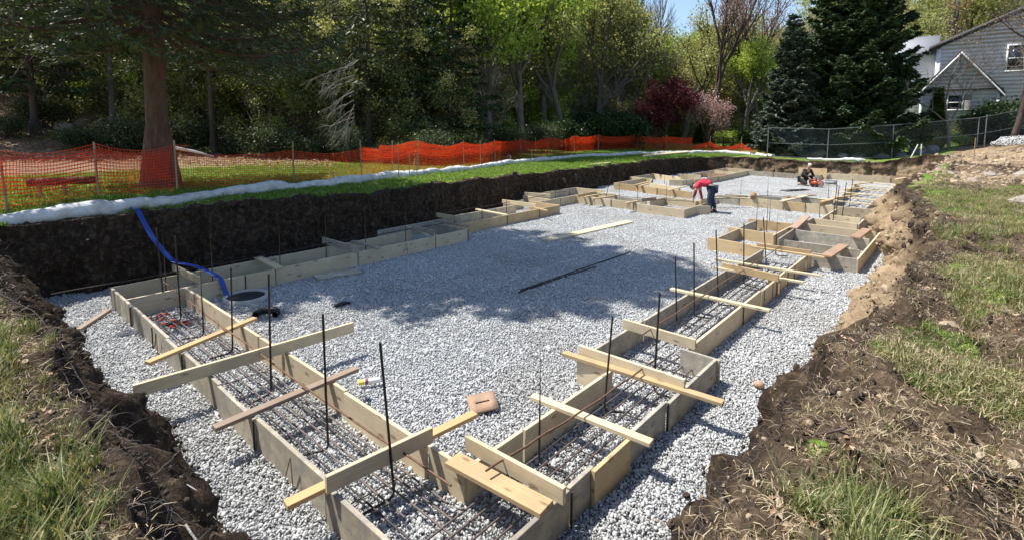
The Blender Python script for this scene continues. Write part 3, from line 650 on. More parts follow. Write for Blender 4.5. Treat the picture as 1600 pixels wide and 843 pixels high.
mat_('close set bars crossing the square notch in the right footing',-2.5,5.4,[((-3.05,y),(-2.02,y+.02),.11) for y in (5.22,5.32,5.42,5.52,5.62)],[])
mat_('parallel bars in the long right footing beyond the notch',-2.8,9,[((x,6.1+.1*k),(x,11.7),.085) for k,x in enumerate([-3.05,-2.95,-2.85,-2.72,-2.6,-2.5])],[((-3.1,y),(-2.45,y+.05),.07) for y in (7.3,8.6,9.9,11.2)])
mat_('short bars inside the small pad before the ladder form',-2.6,18,[((x,17.3),(x,21.0),.12) for x in (-2.9,-2.7,-2.5,-2.3)],[])
mat_('bars lying inside the shaded left bank footing',-9.9,5,[((x,2.0),(x,8.8),.08) for x in (-10.1,-9.95,-9.75)],[])
mat_('bars lying inside the ladder like far right form',-3,25,[((x,20.6),(x-.1,29.2),.12) for x in (-3.2,-3.0,-2.8,-2.6)],[])
def rail(label,pts,mat=M_RUST,r=.0095):
    s=Soup(); P_=np.array(pts); u=np.linspace(0,len(P_)-1,24); Q=np.stack([np.interp(u,np.arange(len(P_)),P_[:,k]) for k in range(3)],-1); Q[:,2]+=.006*np.sin(np.arange(24)*1.3)
    s.tube(Q,r,6); c=P_.mean(0); tag(put('rail_rebar',s.mesh('rail_rebar',mat,off=c),None,c),label,'rebar','long bars resting on top of the cross planks')
rail('long bar resting on the cross planks of the near form',[(-9.76,2.42,.37),(-7.6,2.36,.385),(-4.17,2.32,.385),(-2.67,2.38,.36)])
rail('bar resting on the cross planks of the right near form',[(-2.55,2.62,.40),(-2.47,3.9,.39),(-2.44,5.3,.40)])
rail('long bar resting on the cross planks of the right form past the notch',[(-2.87,5.75,.40),(-2.9,8.77,.385),(-2.86,12.5,.40)])
rail('dark bar along the back of the left bank footing',[(-10.36,1.1,.35),(-10.28,3.53,.36),(-10.3,5.56,.37),(-10.25,8.9,.36)],M_REBAR)
rail('thin bar resting on the golden left form',[(-11.3,9.1,.38),(-11.35,12.6,.38),(-11.6,16.4,.39)],M_REBAR)
rail('thin bar stretched over the crossing form towards the worker',[(-11.0,16.7,.37),(-8.5,16.75,.37),(-6.9,17.3,.37)],M_REBAR)
rail('thin bar crossing behind the worker above the open gravel',[(-6.9,17.8,.4),(-5.4,20.4,.42),(-3.6,20.7,.42)],M_REBAR)
# black rods on the gravel
t=thing('loose_rebar_pair','two black bars lying side by side on the open gravel in dappled shade','rebar',(-5.78,8.8,0))
for dx,y0,y1 in ((0,6.85,10.7),(.05,6.75,9.1)):
    s=Soup(); s.tube([(-5.83+dx,y0,.03),(-5.8+dx,(y0+y1)/2,.028),(-5.74+dx*1.3,y1,.03)],.012,6); put('bar',s.mesh('bar',M_REBAR,off=t.location),t)
# wire ties / inverted V wires on form faces
def vwire(x,y,ax,sgn):
    s=Soup(); d=(0,.1) if ax=='y' else (.1,0); o=sgn*.026; q=(o,0) if ax=='y' else (0,o)
    s.tube([(x-d[0]+q[0],y-d[1]+q[1],.08),(x+q[0],y+q[1],.29),(x+q[0]+d[0]*.3,y+q[1]+d[1]*.3,.02)],.0045,4)
    return s
WT='bent wire clips hooked over the form boards'
for x,y,ax,sg,lb in [(-7.65,1.81,'x',-1,'bent wire clip on the weathered face of the near form, far half'),(-3.95,1.81,'x',-1,'bent wire clip on the near form face close to the orange stud'),(-9.41,7.05,'y',1,'bent wire clip on the shaded face of the left form'),(-8.75,16.2,'x',-1,'bent wire clip on the crossing form beside the square pad'),(-10.2,16.2,'x',-1,'bent wire clip at the left of the crossing form')]:
    tag(put('wire_clip',vwire(x,y,ax,sg).mesh('wire_clip',M_REBAR,off=(x,y,0)),None,(x,y,0)),lb,'wire',WT)
# red plastic scraps under bars
M_SCRAP=plain('red_plastic',(.55,.07,.03),.5); M_MARK=plain('orange_paint_scrap',(.75,.18,.06),.6)
s=Soup()
for k in range(14):
    c=np.array([-9.35+rg.uniform(0,.9),2.05+rg.uniform(0,.35),.03]); s.box(c,(rg.uniform(.05,.16),rg.uniform(.02,.05),.012),rg.uniform(0,3))
tag(put('plastic_scraps',s.mesh('plastic_scraps',M_SCRAP)),'scattered red plastic scraps under the bars at the far end of the near footing','debris')
for x,y,lb,a in [(-2.28,2.02,'orange painted patch on the stones in the nearest corner of the footing',.3),(-2.15,2.35,'orange streak of plastic beside the nearest outer board',.1)]:
    s=Soup()
    for k in range(9): s.box((rg.uniform(-.03,.03),-.12+k*.03+rg.uniform(-.01,.01),.03),(.05,.04,.015),rg.uniform(0,3))
    tag(put('plastic_strip',s.mesh('plastic_strip',M_MARK),None,(x,y,0),(0,0,a)),lb,'debris')
# pinkish stone chips
s=Soup(); s.add(ICO*np.array([.07,.05,.05]),ICF); tag(put('stray_stone',s.mesh('stray_stone',plain('tan_stone',(.45,.28,.19),.9)),None,(-1.6,6.12,.05),(0,.2,.4)),'single tan stone alone on the gravel right of the notch','stone')

# ---------------------------------------------------------------- spray can, sump, pipes, hose
M_WHITE=plain('white_paint',(.78,.78,.76),.4,0,.04); M_YEL=plain('yellow_cap',(.85,.68,.03),.4,0,.03); M_LAB=plain('dark_red_label',(.28,.05,.06),.4,0,.2,60)
t=thing('spray_can','white spray can with yellow cap and dark red label lying on the gravel','spray can',(-4.93,3.17,.065),R_(58))
for nm,m,prof in (('can_body',M_WHITE,[(-.02,.031),(.09,.031),(.10,.026),(.115,.02)]),('label',M_LAB,[(-.055,.0318),(-.02,.0318)]),('can_top',M_WHITE,[(-.07,.03),(-.055,.031)]),('cap',M_YEL,[(-.125,.022),(-.12,.029),(-.07,.03)])):
    s=Soup(); s.tube([(x,0,0) for x,_ in prof],[r for _,r in prof],16); put(nm,s.mesh(nm,m,True),t)
M_CONC=plain('pale_concrete',(.42,.40,.36),.9,0,.2,20); M_BLACK=plain('black_plastic',(.012,.012,.013),.45,0,.3,20); M_DARKIN=plain('dark_basin',(.01,.01,.01),.9)
t=thing('sump_basin','round sunken basin with a pale rim beside the left form, fed by the blue hose','basin',(-9.02,3.42,0))
def ring(r0,r1,z0,z1,n=40):
    th=np.arange(n)*2*PI/n; P_=[]
    for r,z in ((r0,z0),(r0,z1),(r1,z1),(r1,z0)): P_.append(np.stack([r*np.cos(th),r*np.sin(th),th*0+z],-1))
    Vv=np.concatenate(P_); Fc=[]
    for k in range(4):
        for i in range(n): Fc.append((k*n+i,k*n+(i+1)%n,((k+1)%4)*n+(i+1)%n,((k+1)%4)*n+i))
    s=Soup(); s.add(Vv,Fc); return s
put('rim',ring(.30,.35,-.05,.07).mesh('rim',M_CONC,True),t)
s=ring(.005,.30,.030,.038); put('dark_water',s.mesh('dark_water',M_DARKIN),t)
def corr(s,pts,r):
    P_=np.array(pts); u=np.linspace(0,len(P_)-1,len(P_)*10); Q=np.stack([np.interp(u,np.arange(len(P_)),P_[:,k]) for k in range(3)],-1)
    for _ in range(6): Q[1:-1]=(Q[:-2]+Q[1:-1]*2+Q[2:])/4
    s.tube(Q,r*(1+.09*np.where(np.arange(len(Q))%2,1,-1)),10,cap=False)
s=Soup(); th=np.linspace(.4,4.6,7); corr(s,[(.16*math.cos(a),.16*math.sin(a),.06) for a in th],.045)
tag(put('corrugated_pipe',s.mesh('corrugated_pipe',M_BLACK),None,(-7.95,3.3,0)),'black corrugated pipe curled into a C on the gravel','pipe')
s=Soup(); s.tube([(-.12,-.02,.03),(0,.02,.045),(.13,.05,.03)],[.03,.034,.025],8); tag(put('pipe_offcut',s.mesh('pipe_offcut',M_BLACK),None,(-7.5,4.33,0),(0,0,1.2)),'short black hose offcut alone on the gravel','pipe')
M_BLUE=plain('blue_lay_flat_hose',(.015,.05,.27),.35,0,.25,12,.3)
def ribbon_mesh(name,pts,wv,thick,mat,wdir):
    P_=np.array(pts,float); u=np.linspace(0,len(P_)-1,len(P_)*8); Q=np.stack([np.interp(u,np.arange(len(P_)),P_[:,k]) for k in range(3)],-1)
    for _ in range(5): Q[1:-1]=(Q[:-2]+Q[1:-1]*2+Q[2:])/4
    T=np.gradient(Q,axis=0); T/=np.linalg.norm(T,axis=1)[:,None]; W=np.cross(T,np.array(wdir)); W=np.array(wdir)-T*(T@np.array(wdir))[:,None]; W/=np.linalg.norm(W,axis=1)[:,None]
    Nn=np.cross(T,W); sx=[-1,-.9,-.3,.3,.9,1,.9,.3,-.3,-.9]; sy=[0,1,.6,.6,1,0,-1,-1,-1,-1]
    Vv=np.concatenate([(Q[:,None]+W[:,None]*wv/2*np.array(sx)[None,:,None]+Nn[:,None]*thick*np.array(sy)[None,:,None])[i] for i in range(len(Q))])
    n=10; Fc=[(i*n+j,i*n+(j+1)%n,(i+1)*n+(j+1)%n,(i+1)*n+j) for i in range(len(Q)-1) for j in range(n)]
    s=Soup(); s.add(Vv,Fc); return s.mesh(name,mat,True)
hp=[(-12.0,2.42,1.36),(-11.8,2.45,1.36),(-11.6,2.48,1.37),(-11.45,2.5,1.36),(-11.3,2.53,1.2),(-11.0,2.6,.88),(-10.75,2.72,.62),(-10.6,2.8,.47),(-10.15,3.0,.45),(-9.75,3.1,.40),(-9.42,3.16,.345),(-9.33,3.17,.25),(-9.22,3.2,.03)]
tag(put('lay_flat_hose',ribbon_mesh('lay_flat_hose',hp,.085,.006,M_BLUE,(-.1,1.,0))),'blue lay flat hose draped from the white sock down the bank into the basin','hose')

# ---------------------------------------------------------------- white sock on the lawn
def sock_mat():
    m,t,b=newmat('white_sock'); n=noise(t,5,6,.65,coord(t,'Object'))
    t.links.new(ramp(t,n,[(.3,(.38,.36,.33)),(.6,(.66,.65,.63))]),b.inputs['Base Color']); b.inputs['Roughness'].default_value=.9
    bump(t,b,noise(t,9,5,.6,coord(t,'Object')),.6,.05); return m
M_SOCK=sock_mat()
def sock(label,pts,r,name='erosion_sock'):
    P_=np.array(pts,float); L=np.concatenate([[0],np.cumsum(np.hypot(*np.diff(P_,axis=0).T))]); n=int(L[-1]/.09)
    u=np.linspace(0,L[-1],n); x=np.interp(u,L,P_[:,0]); y=np.interp(u,L,P_[:,1])
    for _ in range(25): x[1:-1]=(x[:-2]+2*x[1:-1]+x[2:])/4; y[1:-1]=(y[:-2]+2*y[1:-1]+y[2:])/4
    x=x+.06*vnoise(np.stack([u*.9,u*0,u*0],-1),4); rr=r*(1+.22*fbm(np.stack([u*.8,u*0+3,u*0],-1),3,6)*1.6)
    z=np.array([gz(a_,b_) for a_,b_ in zip(x,y)])+rr*.72
    s=Soup(); s.tube(np.column_stack([x,y,z]),rr,14)
    q=s.V[0]; s.V[0]=q+.075*r/.15*fbm(q*3.6,3,8)[:,None]*np.array([1,1,.8])
    c=(x.mean(),y.mean(),0); return tag(put(name,s.mesh(name,M_SOCK,True,off=c),None,c),label,'erosion sock')
SK=[(-12.2,-.6),(-11.95,.3),(-11.85,.9),(-11.85,1.6),(-11.78,2.4),(-12.1,3.2),(-12.45,4.05),(-12.87,5.45),(-13.2,7.5),(-14.05,10.6),(-15.25,14.1),(-16.9,19),(-17.85,26),(-16.4,31.2),(-15.3,35.5),(-13.6,38.2),(-11.4,38.4),(-9.4,36.4)]
sock('long white erosion sock snaking along the lawn above the left bank',SK,.13)
sock('short white sock lying on the back bank by the wire fence',[(-7.4,36.0),(-6.2,36.1),(-5.0,36.3),(-4.4,36.4)],.10)
s=Soup(); 
# folded white sock end by the stakes
# ---------------------------------------------------------------- orange safety fence
M_NET=leafmat('orange_net',[(0,(.62,.035,.015)),(1,(.9,.11,.02))],.5,.3)
FP=[(-12.9,-.6),(-13.3,.9),(-14.1,2.4),(-14.15,3.9),(-14.45,6.9),(-14.6,9.2),(-15.5,12.2),(-16.6,15.6),(-17.8,18.9),(-19.2,22.5),(-19.9,26),(-20.3,29.5),(-20.6,33.0),(-19.6,37.2),(-18.2,39.5),(-15.5,41.5),(-13.2,42),(-11.2,41.5)]
fence=thing('safety_fence','sagging orange plastic mesh fence on wooden stakes around the lawn','fence',(-16,15,1))
M_STK=wood('stake_wood',(.50,.38,.25),(.36,.26,.16),knots=False)
FA=np.array(FP); FL=np.concatenate([[0],np.cumsum(np.hypot(*np.diff(FA,axis=0).T))])
def fxy(u): return np.stack([np.interp(u,FL,FA[:,0]),np.interp(u,FL,FA[:,1])],-1)
us=[0]; 
nu=int(FL[-1]/.055); U=np.linspace(0,FL[-1],nu); XY=fxy(U); GZ=np.array([gz(*p) for p in XY[::6]]); GZ=np.interp(np.arange(nu),np.arange(nu)[::6],GZ)
ins=np.stack([np.gradient(XY[:,1]),-np.gradient(XY[:,0])],-1); ins/=np.linalg.norm(ins,axis=1)[:,None]
post_u=FL.copy()
ph=np.interp(U,FL,np.arange(len(FL))); fr=ph-np.floor(ph); sag=4*fr*(1-fr)
top=1.16-.13*sag+.05*vnoise(np.stack([U*.7,U*0,U*0],-1),12)
mid=np.where((ph>3.1)&(ph<5.3),1,0)            # stretch with the sheet slumped to the bottom
topn=np.where(mid,1.0-.12*sag,top)
topn=np.where(ph>14.6,.75-.35*sag,topn)
s=Soup()
def nets(zlo,zhi,off,nrow,tw,th_,mask,tn):
    rows_=[]
    for k in range(nrow):
        f_=k/(nrow-1); z=GZ+zlo+(zhi-zlo)*f_; o=off+.05*vnoise(np.stack([U*1.4,U*0+f_*2,U*0],-1),31)
        p=np.column_stack([XY+ins*o[:,None],z]); rows_.append(p)
        idx=np.where(mask[:-1]&mask[1:])[0]
        a_,b_=p[idx],p[idx+1]; h=np.array([0,0,th_/2]); n=len(idx)
        s.add(np.stack([a_-h,b_-h,b_+h,a_+h],1).reshape(-1,3),np.arange(4*n).reshape(n,4),np.clip(tn+rg.normal(0,.2,n),0,1))
    rows_=np.array(rows_); idx=np.where(mask)[0]; tv=np.gradient(XY,axis=0); tv/=np.linalg.norm(tv,axis=1)[:,None]
    for k in range(nrow-1):
        a_,b_=rows_[k][idx],rows_[k+1][idx]; h=np.column_stack([tv[idx]*tw/2,np.zeros(len(idx))]); n=len(idx)
        s.add(np.stack([a_-h,a_+h,b_+h,b_-h],1).reshape(-1,3),np.arange(4*n).reshape(n,4),np.clip(tn+rg.normal(0,.2,n),0,1))
allm=np.ones(nu,bool)
z0=np.zeros(nu)+.03
nets(z0,np.where(mid,topn*.95,topn),np.zeros(nu),16,.008,.010,allm,.4)
dbl=(ph>5.0)
nets(topn*.52,topn,np.full(nu,.05),8,.010,.012,dbl,.2)       # upper half folded double
nets(topn*.6,topn*.97,np.full(nu,-.04),8,.010,.013,dbl,.7)
nets(z0+.3,topn*.9,np.full(nu,.08),10,.010,.014,ph<2.9,.1)
put('net',s.mesh('net',M_NET,off=fence.location),fence)
for k,(x,y) in enumerate(list(FP)+[tuple(fxy(np.array([q]))[0]) for q in (FL[5]*.5+FL[6]*.5,FL[7]*.5+FL[8]*.5,FL[9]*.5+FL[10]*.5)]):
    z=gz(x,y); q=Soup(); lx,ly=rg.uniform(-.05,.05,2); q.tube([(x+.03,y,z-.1),(x+.03+lx,y+ly,z+1.22)],.022,4); put('stake',q.mesh('stake',M_STK,off=fence.location),fence)
# slumped loose net end
s=Soup(); 
# grade stakes on the lawn
for x,y,h,lb in [(-13.32,9.73,1.05,'dark grade stake on the lawn, leftmost of the three close together'),(-13.1,9.98,.85,'shortest grade stake, middle of the three close together'),(-13.0,10.2,.92,'grade stake, right one of the three close together'),(-13.7,16.8,.85,'lone dark grade stake on the bright lawn')]:
    z=gz(x,y); q=Soup(); q.tube([(0,0,-.1),(rg.uniform(-.03,.03),0,h)],.016,4); tag(put('grade_stake',q.mesh('grade_stake',W_OLD),None,(x,y,z)),lb,'stake','thin grade stakes on the lawn')
for x,y,h,lb in [(-13.5,7.6,.35,'stubby dark stake by the white sock below the mesh fence'),(-14.6,11.2,.6,'slanting pale stake leaning behind the white sock'),(-17.3,19.5,.4,'small pale stake behind the white sock near the lone dark grade stake'),(-17.7,23.5,.5,'small pale stake right at the bulge of the white sock')]:
    z=gz(x,y); q=Soup(); q.tube([(0,0,-.1),(.1 if 'slant' in lb else .01,.1 if 'slant' in lb else 0,h)],.02,4); tag(put('sock_stake',q.mesh('sock_stake',M_STK),None,(x,y,z)),lb,'stake','stakes pinning the white sock')
# log rail
t=thing('log_seat','dark low timber rail on two short posts behind the mesh fence at left','timber rail',(-14.95,1.9,gz(-14.95,1.9)))
s=Soup(); s.tube([(-.1,-.55,.33),(0,0,.34),(.05,.6,.32)],.085,8); put('rail_beam',s.mesh('rail_beam',B_DARK,True),t)
for dy in (-.35,.05):
    s=Soup(); s.tube([(0,dy,-.1),(0,dy,.3)],.035,6); put('post',s.mesh('post',W_OLD),t)
# stakes at back right
for x,y,lb,ln in [(-2.2,36.5,'white leaning stake on the spoil before the wire fence',.15),(-1.9,36.6,'white upright stake on the spoil before the wire fence',0)]:
    z=gz(x,y); q=Soup(); q.tube([(-ln,0,-.1),(ln,0,.75)],.03,4); tag(put('survey_stake',q.mesh('survey_stake',M_WHITE),None,(x,y,z)),lb,'stake')
x,y=.25,29.4; q=Soup(); q.tube([(0,0,-.3),(0,.05,1.0)],.016,4); tag(put('survey_stake',q.mesh('survey_stake',M_STK),None,(x,y,gz(x,y))),'tall thin stake standing at the foot of the tan spoil slope','stake')
# ---------------------------------------------------------------- chain link fence
M_GALV=plain('galvanised_steel',(.28,.29,.28),.45,.6,.12,10); M_WIRE=plain('chain_wire',(.30,.31,.31),.5,.5,.1)
CF=[(-9.6,35.7),(-6.5,37.1),(-3.5,39.9),(.45,43.0),(2.95,45.6),(5.5,48.2)]
t=thing('chain_link_fence','galvanised chain link fence with three rails behind the pit at right','fence',(-3,40,1.2))
CA=np.array(CF); CL=np.concatenate([[0],np.cumsum(np.hypot(*np.diff(CA,axis=0).T))])
cz=np.array([gz(*p) for p in CF]); cz[0]=min(cz[0],1.0); ct=cz+np.array([1.9,1.92,2.1,2.0,2.05,2.1])
def cpt(u,f_): 
    x=np.interp(u,CL,CA[:,0]); y=np.interp(u,CL,CA[:,1]); a_=np.interp(u,CL,cz); b_=np.interp(u,CL,ct); return np.stack([x,y,a_+.04+(b_-a_-.04)*f_],-1)
for k,p in enumerate(CF):
    s=Soup(); s.tube([(*p,cz[k]-.2),(*p,ct[k]+.04)],.026,8); put('post',s.mesh('post',M_GALV,True,off=t.location),t)
s=Soup(); p=cpt(CL[3]+.5,0); q=cpt(CL[3]+.5,1.05); s.tube([p,q],.03,8); put('post',s.mesh('post',M_GALV,True,off=t.location),t)
for f_,r in ((1,.018),(.48,.015),(.02,.015)):
    s=Soup(); s.tube(cpt(CL if f_>.1 else CL[:4],f_),r,8); put('rail',s.mesh('rail',M_GALV,True,off=t.location),t)
s=Soup(); st_=.085; U2=np.arange(0,CL[-1]-2,st_)
for sg in (1,-1):
    a_=cpt(np.clip(U2,0,CL[-1]),0 if sg>0 else 1); b_=cpt(np.clip(U2+1.95,0,CL[-1]),1 if sg>0 else 0)
    h=np.array([.0014,.0014,.0013]); n=len(a_)
    s.add(np.stack([a_-h,a_+h,b_+h,b_-h],1).reshape(-1,3),np.arange(4*n).reshape(n,4))
put('wire_mesh',s.mesh('wire_mesh',M_WIRE,off=t.location),t)
# dark rail fence far at the back centre
t=thing('rail_fence','dark low rail fence far behind the pink flowering tree','fence',(*at(1150,50),1.0))
a_=np.array(at(1098,49)); b_=np.array(at(1190,47)); z=gz(*a_)
for k in range(7):
    p=a_+(b_-a_)*k/6; s=Soup(); s.box((*p,z+.5),(.12,.12,1.3)); put('post',s.mesh('post',B_DARK,off=t.location),t)
for h in (.55,.95):
    s=Soup(); s.tube([(*a_,z+h),(*b_,z+h)],.05,4); put('rail',s.mesh('rail',B_DARK,off=t.location),t)

# ---------------------------------------------------------------- boulders, rocks, sticks
def rockmat(name,c):
    m,t,b=newmat(name); n=noise(t,3,7,.7,coord(t)); t.links.new(ramp(t,n,[(.3,tuple(x*.45 for x in c)),(.5,c),(.7,tuple(x*1.3 for x in c))]),b.inputs['Base Color']); b.inputs['Roughness'].default_value=.92
    bump(t,b,noise(t,7,6,.7,coord(t)),.9,.08); return m
M_ROCK=rockmat('weathered_rock',(.33,.28,.22)); M_ROCKP=rockmat('pale_rock',(.40,.35,.28)); M_ROCKG=rockmat('grey_rock',(.26,.26,.25))
def rock(r,seed,sub=3):
    bm=bmesh.new(); bmesh.ops.create_icosphere(bm,subdivisions=sub,radius=1); P_=np.array([v.co for v in bm.verts]); 
    d=1+.35*fbm(P_*1.1+seed,2,seed)+.14*fbm(P_*3+seed,3,seed+1); Q=P_*d[:,None]*np.array(r)
    for v,q in zip(bm.verts,Q): v.co=q
    me=bpy.data.meshes.new('rock'); bm.to_mesh(me); bm.free(); me.polygons.foreach_set('use_smooth',np.zeros(len(me.polygons),bool)); return me
def addrock(label,x,y,r,m,seed,dz=.3,rz=0):
    me=rock(r,seed); me.materials.append(m); z=gz(x,y); return tag(put('boulder',me,None,(x,y,z+r[2]*dz),(0,0,rz)),label,'rock','rocks around the excavation')
addrock('brown angular boulder beside the slumped orange net end',*at(1224,35.5),(.62,.45,.5),M_ROCK,3,.35,.5)
addrock('rounded tan boulder right of the angular one on the back bank',*at(1266,35.5),(.75,.5,.42),M_ROCK,8,.4,.3)
addrock('big pinkish rock half buried in the right bank top',-.15+1.3,8.2+3.4,(.28,.22,.13),M_ROCK,12,.3)
addrock('pale rock on the right grass near the spoil slope',1.15,14.8,(.35,.25,.2),M_ROCKP,14,.3)
addrock('small grey rock beside the pale rock on the right grass',1.5,13.3,(.2,.16,.1),M_ROCKG,15,.3)
for k,(px,D,r,lb) in enumerate([(1430,33.5,.35,'grey wall stone under the fence, left of the white stakes'),(1452,33.5,.42,'larger grey wall stone under the fence behind the white stakes'),(1405,33.4,.3,'small grey wall stone at the foot of the fence middle post'),(1375,33.5,.32,'dark grey stone under the fence left of the middle post'),(1340,34,.33,'dark stone below the yellow green bush'),(1315,34,.3,'dark stone at the left end of the row below the bush')]):
    addrock(lb,*at(px,D),(r*1.2,r,r*.8),M_ROCKG,30+k,.4,k)
for k,(px,D,r,lb) in enumerate([(125,30,.45,'white round rock high on the wooded slope at left'),(104,29,.4,'pale flat rock beside the white round one on the wooded slope'),(795,31,.16,'small white stone behind the red net')]):
    addrock(lb,*at(px,D),(r*1.2,r,r*.8),M_ROCKP,40+k,.5,k)
for k,(x,y,r,m) in enumerate([(.6,22.5,.3,M_ROCK),(1.5,24,.35,M_ROCKP),(2.6,23,.28,M_ROCK),(3.4,25.5,.4,M_ROCKP),(1.9,27,.3,M_ROCKP),(.2,20.6,.22,M_ROCK),(4.5,24.5,.3,M_ROCKP),(-.4,23.2,.2,M_ROCKP)]):
    lb=['tan','pale','small brown','large pale','flat pale','dark','cream','little cream'][k]+' rock in the tan spoil slope, '+['lowest row left','low row middle','low row right','mid slope right','mid slope centre','by the grass edge','far right of the slope','at the pit edge'][k]
    addrock(lb,x,y,(r*.9,r*.7,r*.5),m,50+k,.2,k)
x,y=at(1612,30); me=rock((1.8,1.1,.5),77,5); P0=np.array([v.co for v in me.vertices]); P0=P0[P0[:,2]>-.3]; P0=P0[rg.permutation(len(P0))[:3600]]+rg.normal(0,.02,(min(3600,len(P0)),3)); n=len(P0)
s=Soup(); Mr=rotmats(n,rg); vv=np.einsum('nij,nkj->nki',Mr,ICO[None]*rg.uniform(.03,.06,(n,1,1))*np.array([1.2,.9,.7]))+P0[:,None]
s.add(vv.reshape(-1,3),(ICF[None]+(np.arange(n)*12)[:,None,None]).reshape(-1,3),np.repeat(rg.beta(2.2,1.8,n),20))
tag(put('gravel_pile',s.mesh('gravel_pile',M_STONE),None,(x,y,gz(x,y)-.1),(0,0,.6)),'pale grey gravel pile on top of the spoil slope at the right edge','gravel pile')
def stick(label,pts,r,m,zoff=.02):
    P_=[(x,y,gz(x,y)+zoff+h) for x,y,h in pts]; s=Soup(); u=np.linspace(0,len(P_)-1,len(P_)*4); A_=np.array(P_); Q=np.stack([np.interp(u,np.arange(len(A_)),A_[:,k]) for k in range(3)],-1)
    Q+=rg.normal(0,r*.4,Q.shape); s.tube(Q,np.linspace(r,r*.5,len(Q)),6); c=A_.mean(0)
    tag(put('stick',s.mesh('stick',m,off=c),None,c),label,'stick')
stick('crooked reddish root lying on the dirt at lower right',[(.1,3.0,.0),(.25,3.35,.02),(.55,3.6,.05),(.8,4.1,.03)],.012,B_BROWN)
stick('thin twig poking from the right bank over the gravel',[(-.35,2.9,.02),(-.5,2.95,.05),(-.62,2.95,.09)],.008,B_BROWN)
stick('short pale wood chip stick on the dirt near the crooked root',[(.62,3.45,.03),(.64,3.6,.035)],.014,M_STK)
stick('bright red stem lying in the dry grass at the lower left corner',[(-2.55,.02,.05),(-2.3,.22,.07)],.008,plain('red_stem',(.35,.05,.04),.6))
stick('thin white stick leaning on the soil of the near bank',[(-3.9,.75,-.1),(-3.4,.95,.1)],.006,B_PALE)
stick('forked pale twig on the dark soil by the lower edge',[(-2.9,.75,.0),(-2.6,.85,.06),(-2.3,.9,.02)],.007,B_PALE)
stick('dry twig on the clod above the near gravel corner',[(-4.9,.6,.05),(-4.5,.75,.12),(-4.2,.95,.05)],.006,B_TWIG)
stick('dark branch lying across the tan spoil slope',[(1.5,20.4,.1),(2.3,20.9,.15),(3.1,20.6,.08)],.03,B_DARK)
stick('reddish stick curved over the soil at far left of near bank',[(-6.6,.35,.1),(-6.3,.55,.16),(-5.9,.7,.02)],.008,B_BROWN)

# ---------------------------------------------------------------- house
def siding_mat(name,c):
    m,t,b=newmat(name); n=noise(t,1.2,5,.6,coord(t)); t.links.new(ramp(t,n,[(.3,tuple(x*.82 for x in c)),(.7,c)]),b.inputs['Base Color']); b.inputs['Roughness'].default_value=.7; return m
M_SIDE=siding_mat('pale_grey_siding',(.74,.74,.76)); M_TRIM=siding_mat('white_trim',(.78,.78,.76)); M_ROOF=plain('grey_shingles',(.085,.08,.08),.9,0,.35,14,.6)
M_ROOFL=plain('light_grey_shingles',(.30,.30,.31),.9,0,.2,14,.5)
M_GLASS=plain('dark_window_glass',(.02,.025,.03),.06,0,.1,3,0); M_SHUT=siding_mat('taupe_shutter',(.33,.31,.28))
HO=(0.,50.); HZ=gz(*HO); HRZ=0.   # local +x to the right, +y away
house=thing('house','pale clapboard house with steep front gable behind the wire fence at right','house',(HO[0],HO[1],0),HRZ)
def hm(nm,s,mat,parent=house,loc=(0,0,0)): return put(nm,s.mesh(nm,mat),parent,loc)
def clap(s,x0,x1,z0,z1,y,step=.20,lim=None,rev=False):
    """lapped boards on a wall facing -y; lim(z)->(x0,x1)"""
    z=z0
    while z<z1:
        zt=min(z+step,z1); a0,a1=(x0,x1) if lim is None else lim(z); b0,b1=(x0,x1) if lim is None else lim(zt)
        if a1-a0>.05:
            b0=max(b0,a0) ; b1=min(b1,a1)
            if b1<b0: b0=b1=(a0+a1)/2
            V_=[(a0,y-.075,z),(a1,y-.075,z),(b1,y-.004,zt),(b0,y-.004,zt),(a0,y,z),(a1,y,z)]
            s.add(V_,[(0,1,2,3),(4,5,1,0)])
        z+=step
G0=1.5
# front gable bay : x -3.1..2.9, eave 5.7, apex 8.6 at x .25
s=Soup(); eave=5.75; apx=8.45; xc=-.72; hw=2.12
def lim(z): 
    if z<=eave: return (xc-hw,xc+hw)
    k=(apx-z)/(apx-eave); return (xc-hw*k,xc+hw*k)
clap(s,0,0,G0,apx-.05,0,.27,lim)
s.box((xc-hw+.01,1.5,(G0+eave)/2),(.06,3,eave-G0)); s.box((xc+hw-.01,1.5,(G0+eave)/2),(.06,3,eave-G0))
hm('wall',s,M_SIDE)
s=Soup(); ov=.35
for sg in (-1,1):
    d=np.array([sg*(hw+ov),0,-(apx-eave)*(hw+ov)/hw]); 
    A0=np.array([xc,-.35,apx+.12]); V_=[A0,A0+d,A0+d+[0,4.5,0],A0+[0,4.5,0]]; V2=[v-np.array([0,0,.16]) for v in map(np.array,V_)]
    s.add(np.array(V_+V2),[(0,1,2,3),(7,6,5,4),(0,4,5,1),(1,5,6,2),(2,6,7,3),(3,7,4,0)])
hm('roof',s,M_ROOF)
s=Soup()
for sg in (-1,1):
    d=np.array([sg*(hw+ov),0,-(apx-eave)*(hw+ov)/hw]); A0=np.array([xc,-.37,apx-.06]); V_=np.array([A0,A0+d,A0+d-[0,0,.2],A0-[0,0,.2]]); s.add(np.vstack([V_,V_+[0,.03,0]]),[(0,1,2,3),(7,6,5,4),(0,4,5,1),(3,2,6,7)])
hm('rake_trim',s,M_TRIM)
s=Soup(); s.box((xc,-.16,eave-.05),(2*hw+.5,.3,.12)); hm('pent_roof',s,M_ROOF)
s=Soup()
for x in (xc-hw,xc+hw): s.box((x,-.03,(G0+eave)/2-.1),(.16,.16,eave-G0-.2))
hm('corner_board',s,M_TRIM)
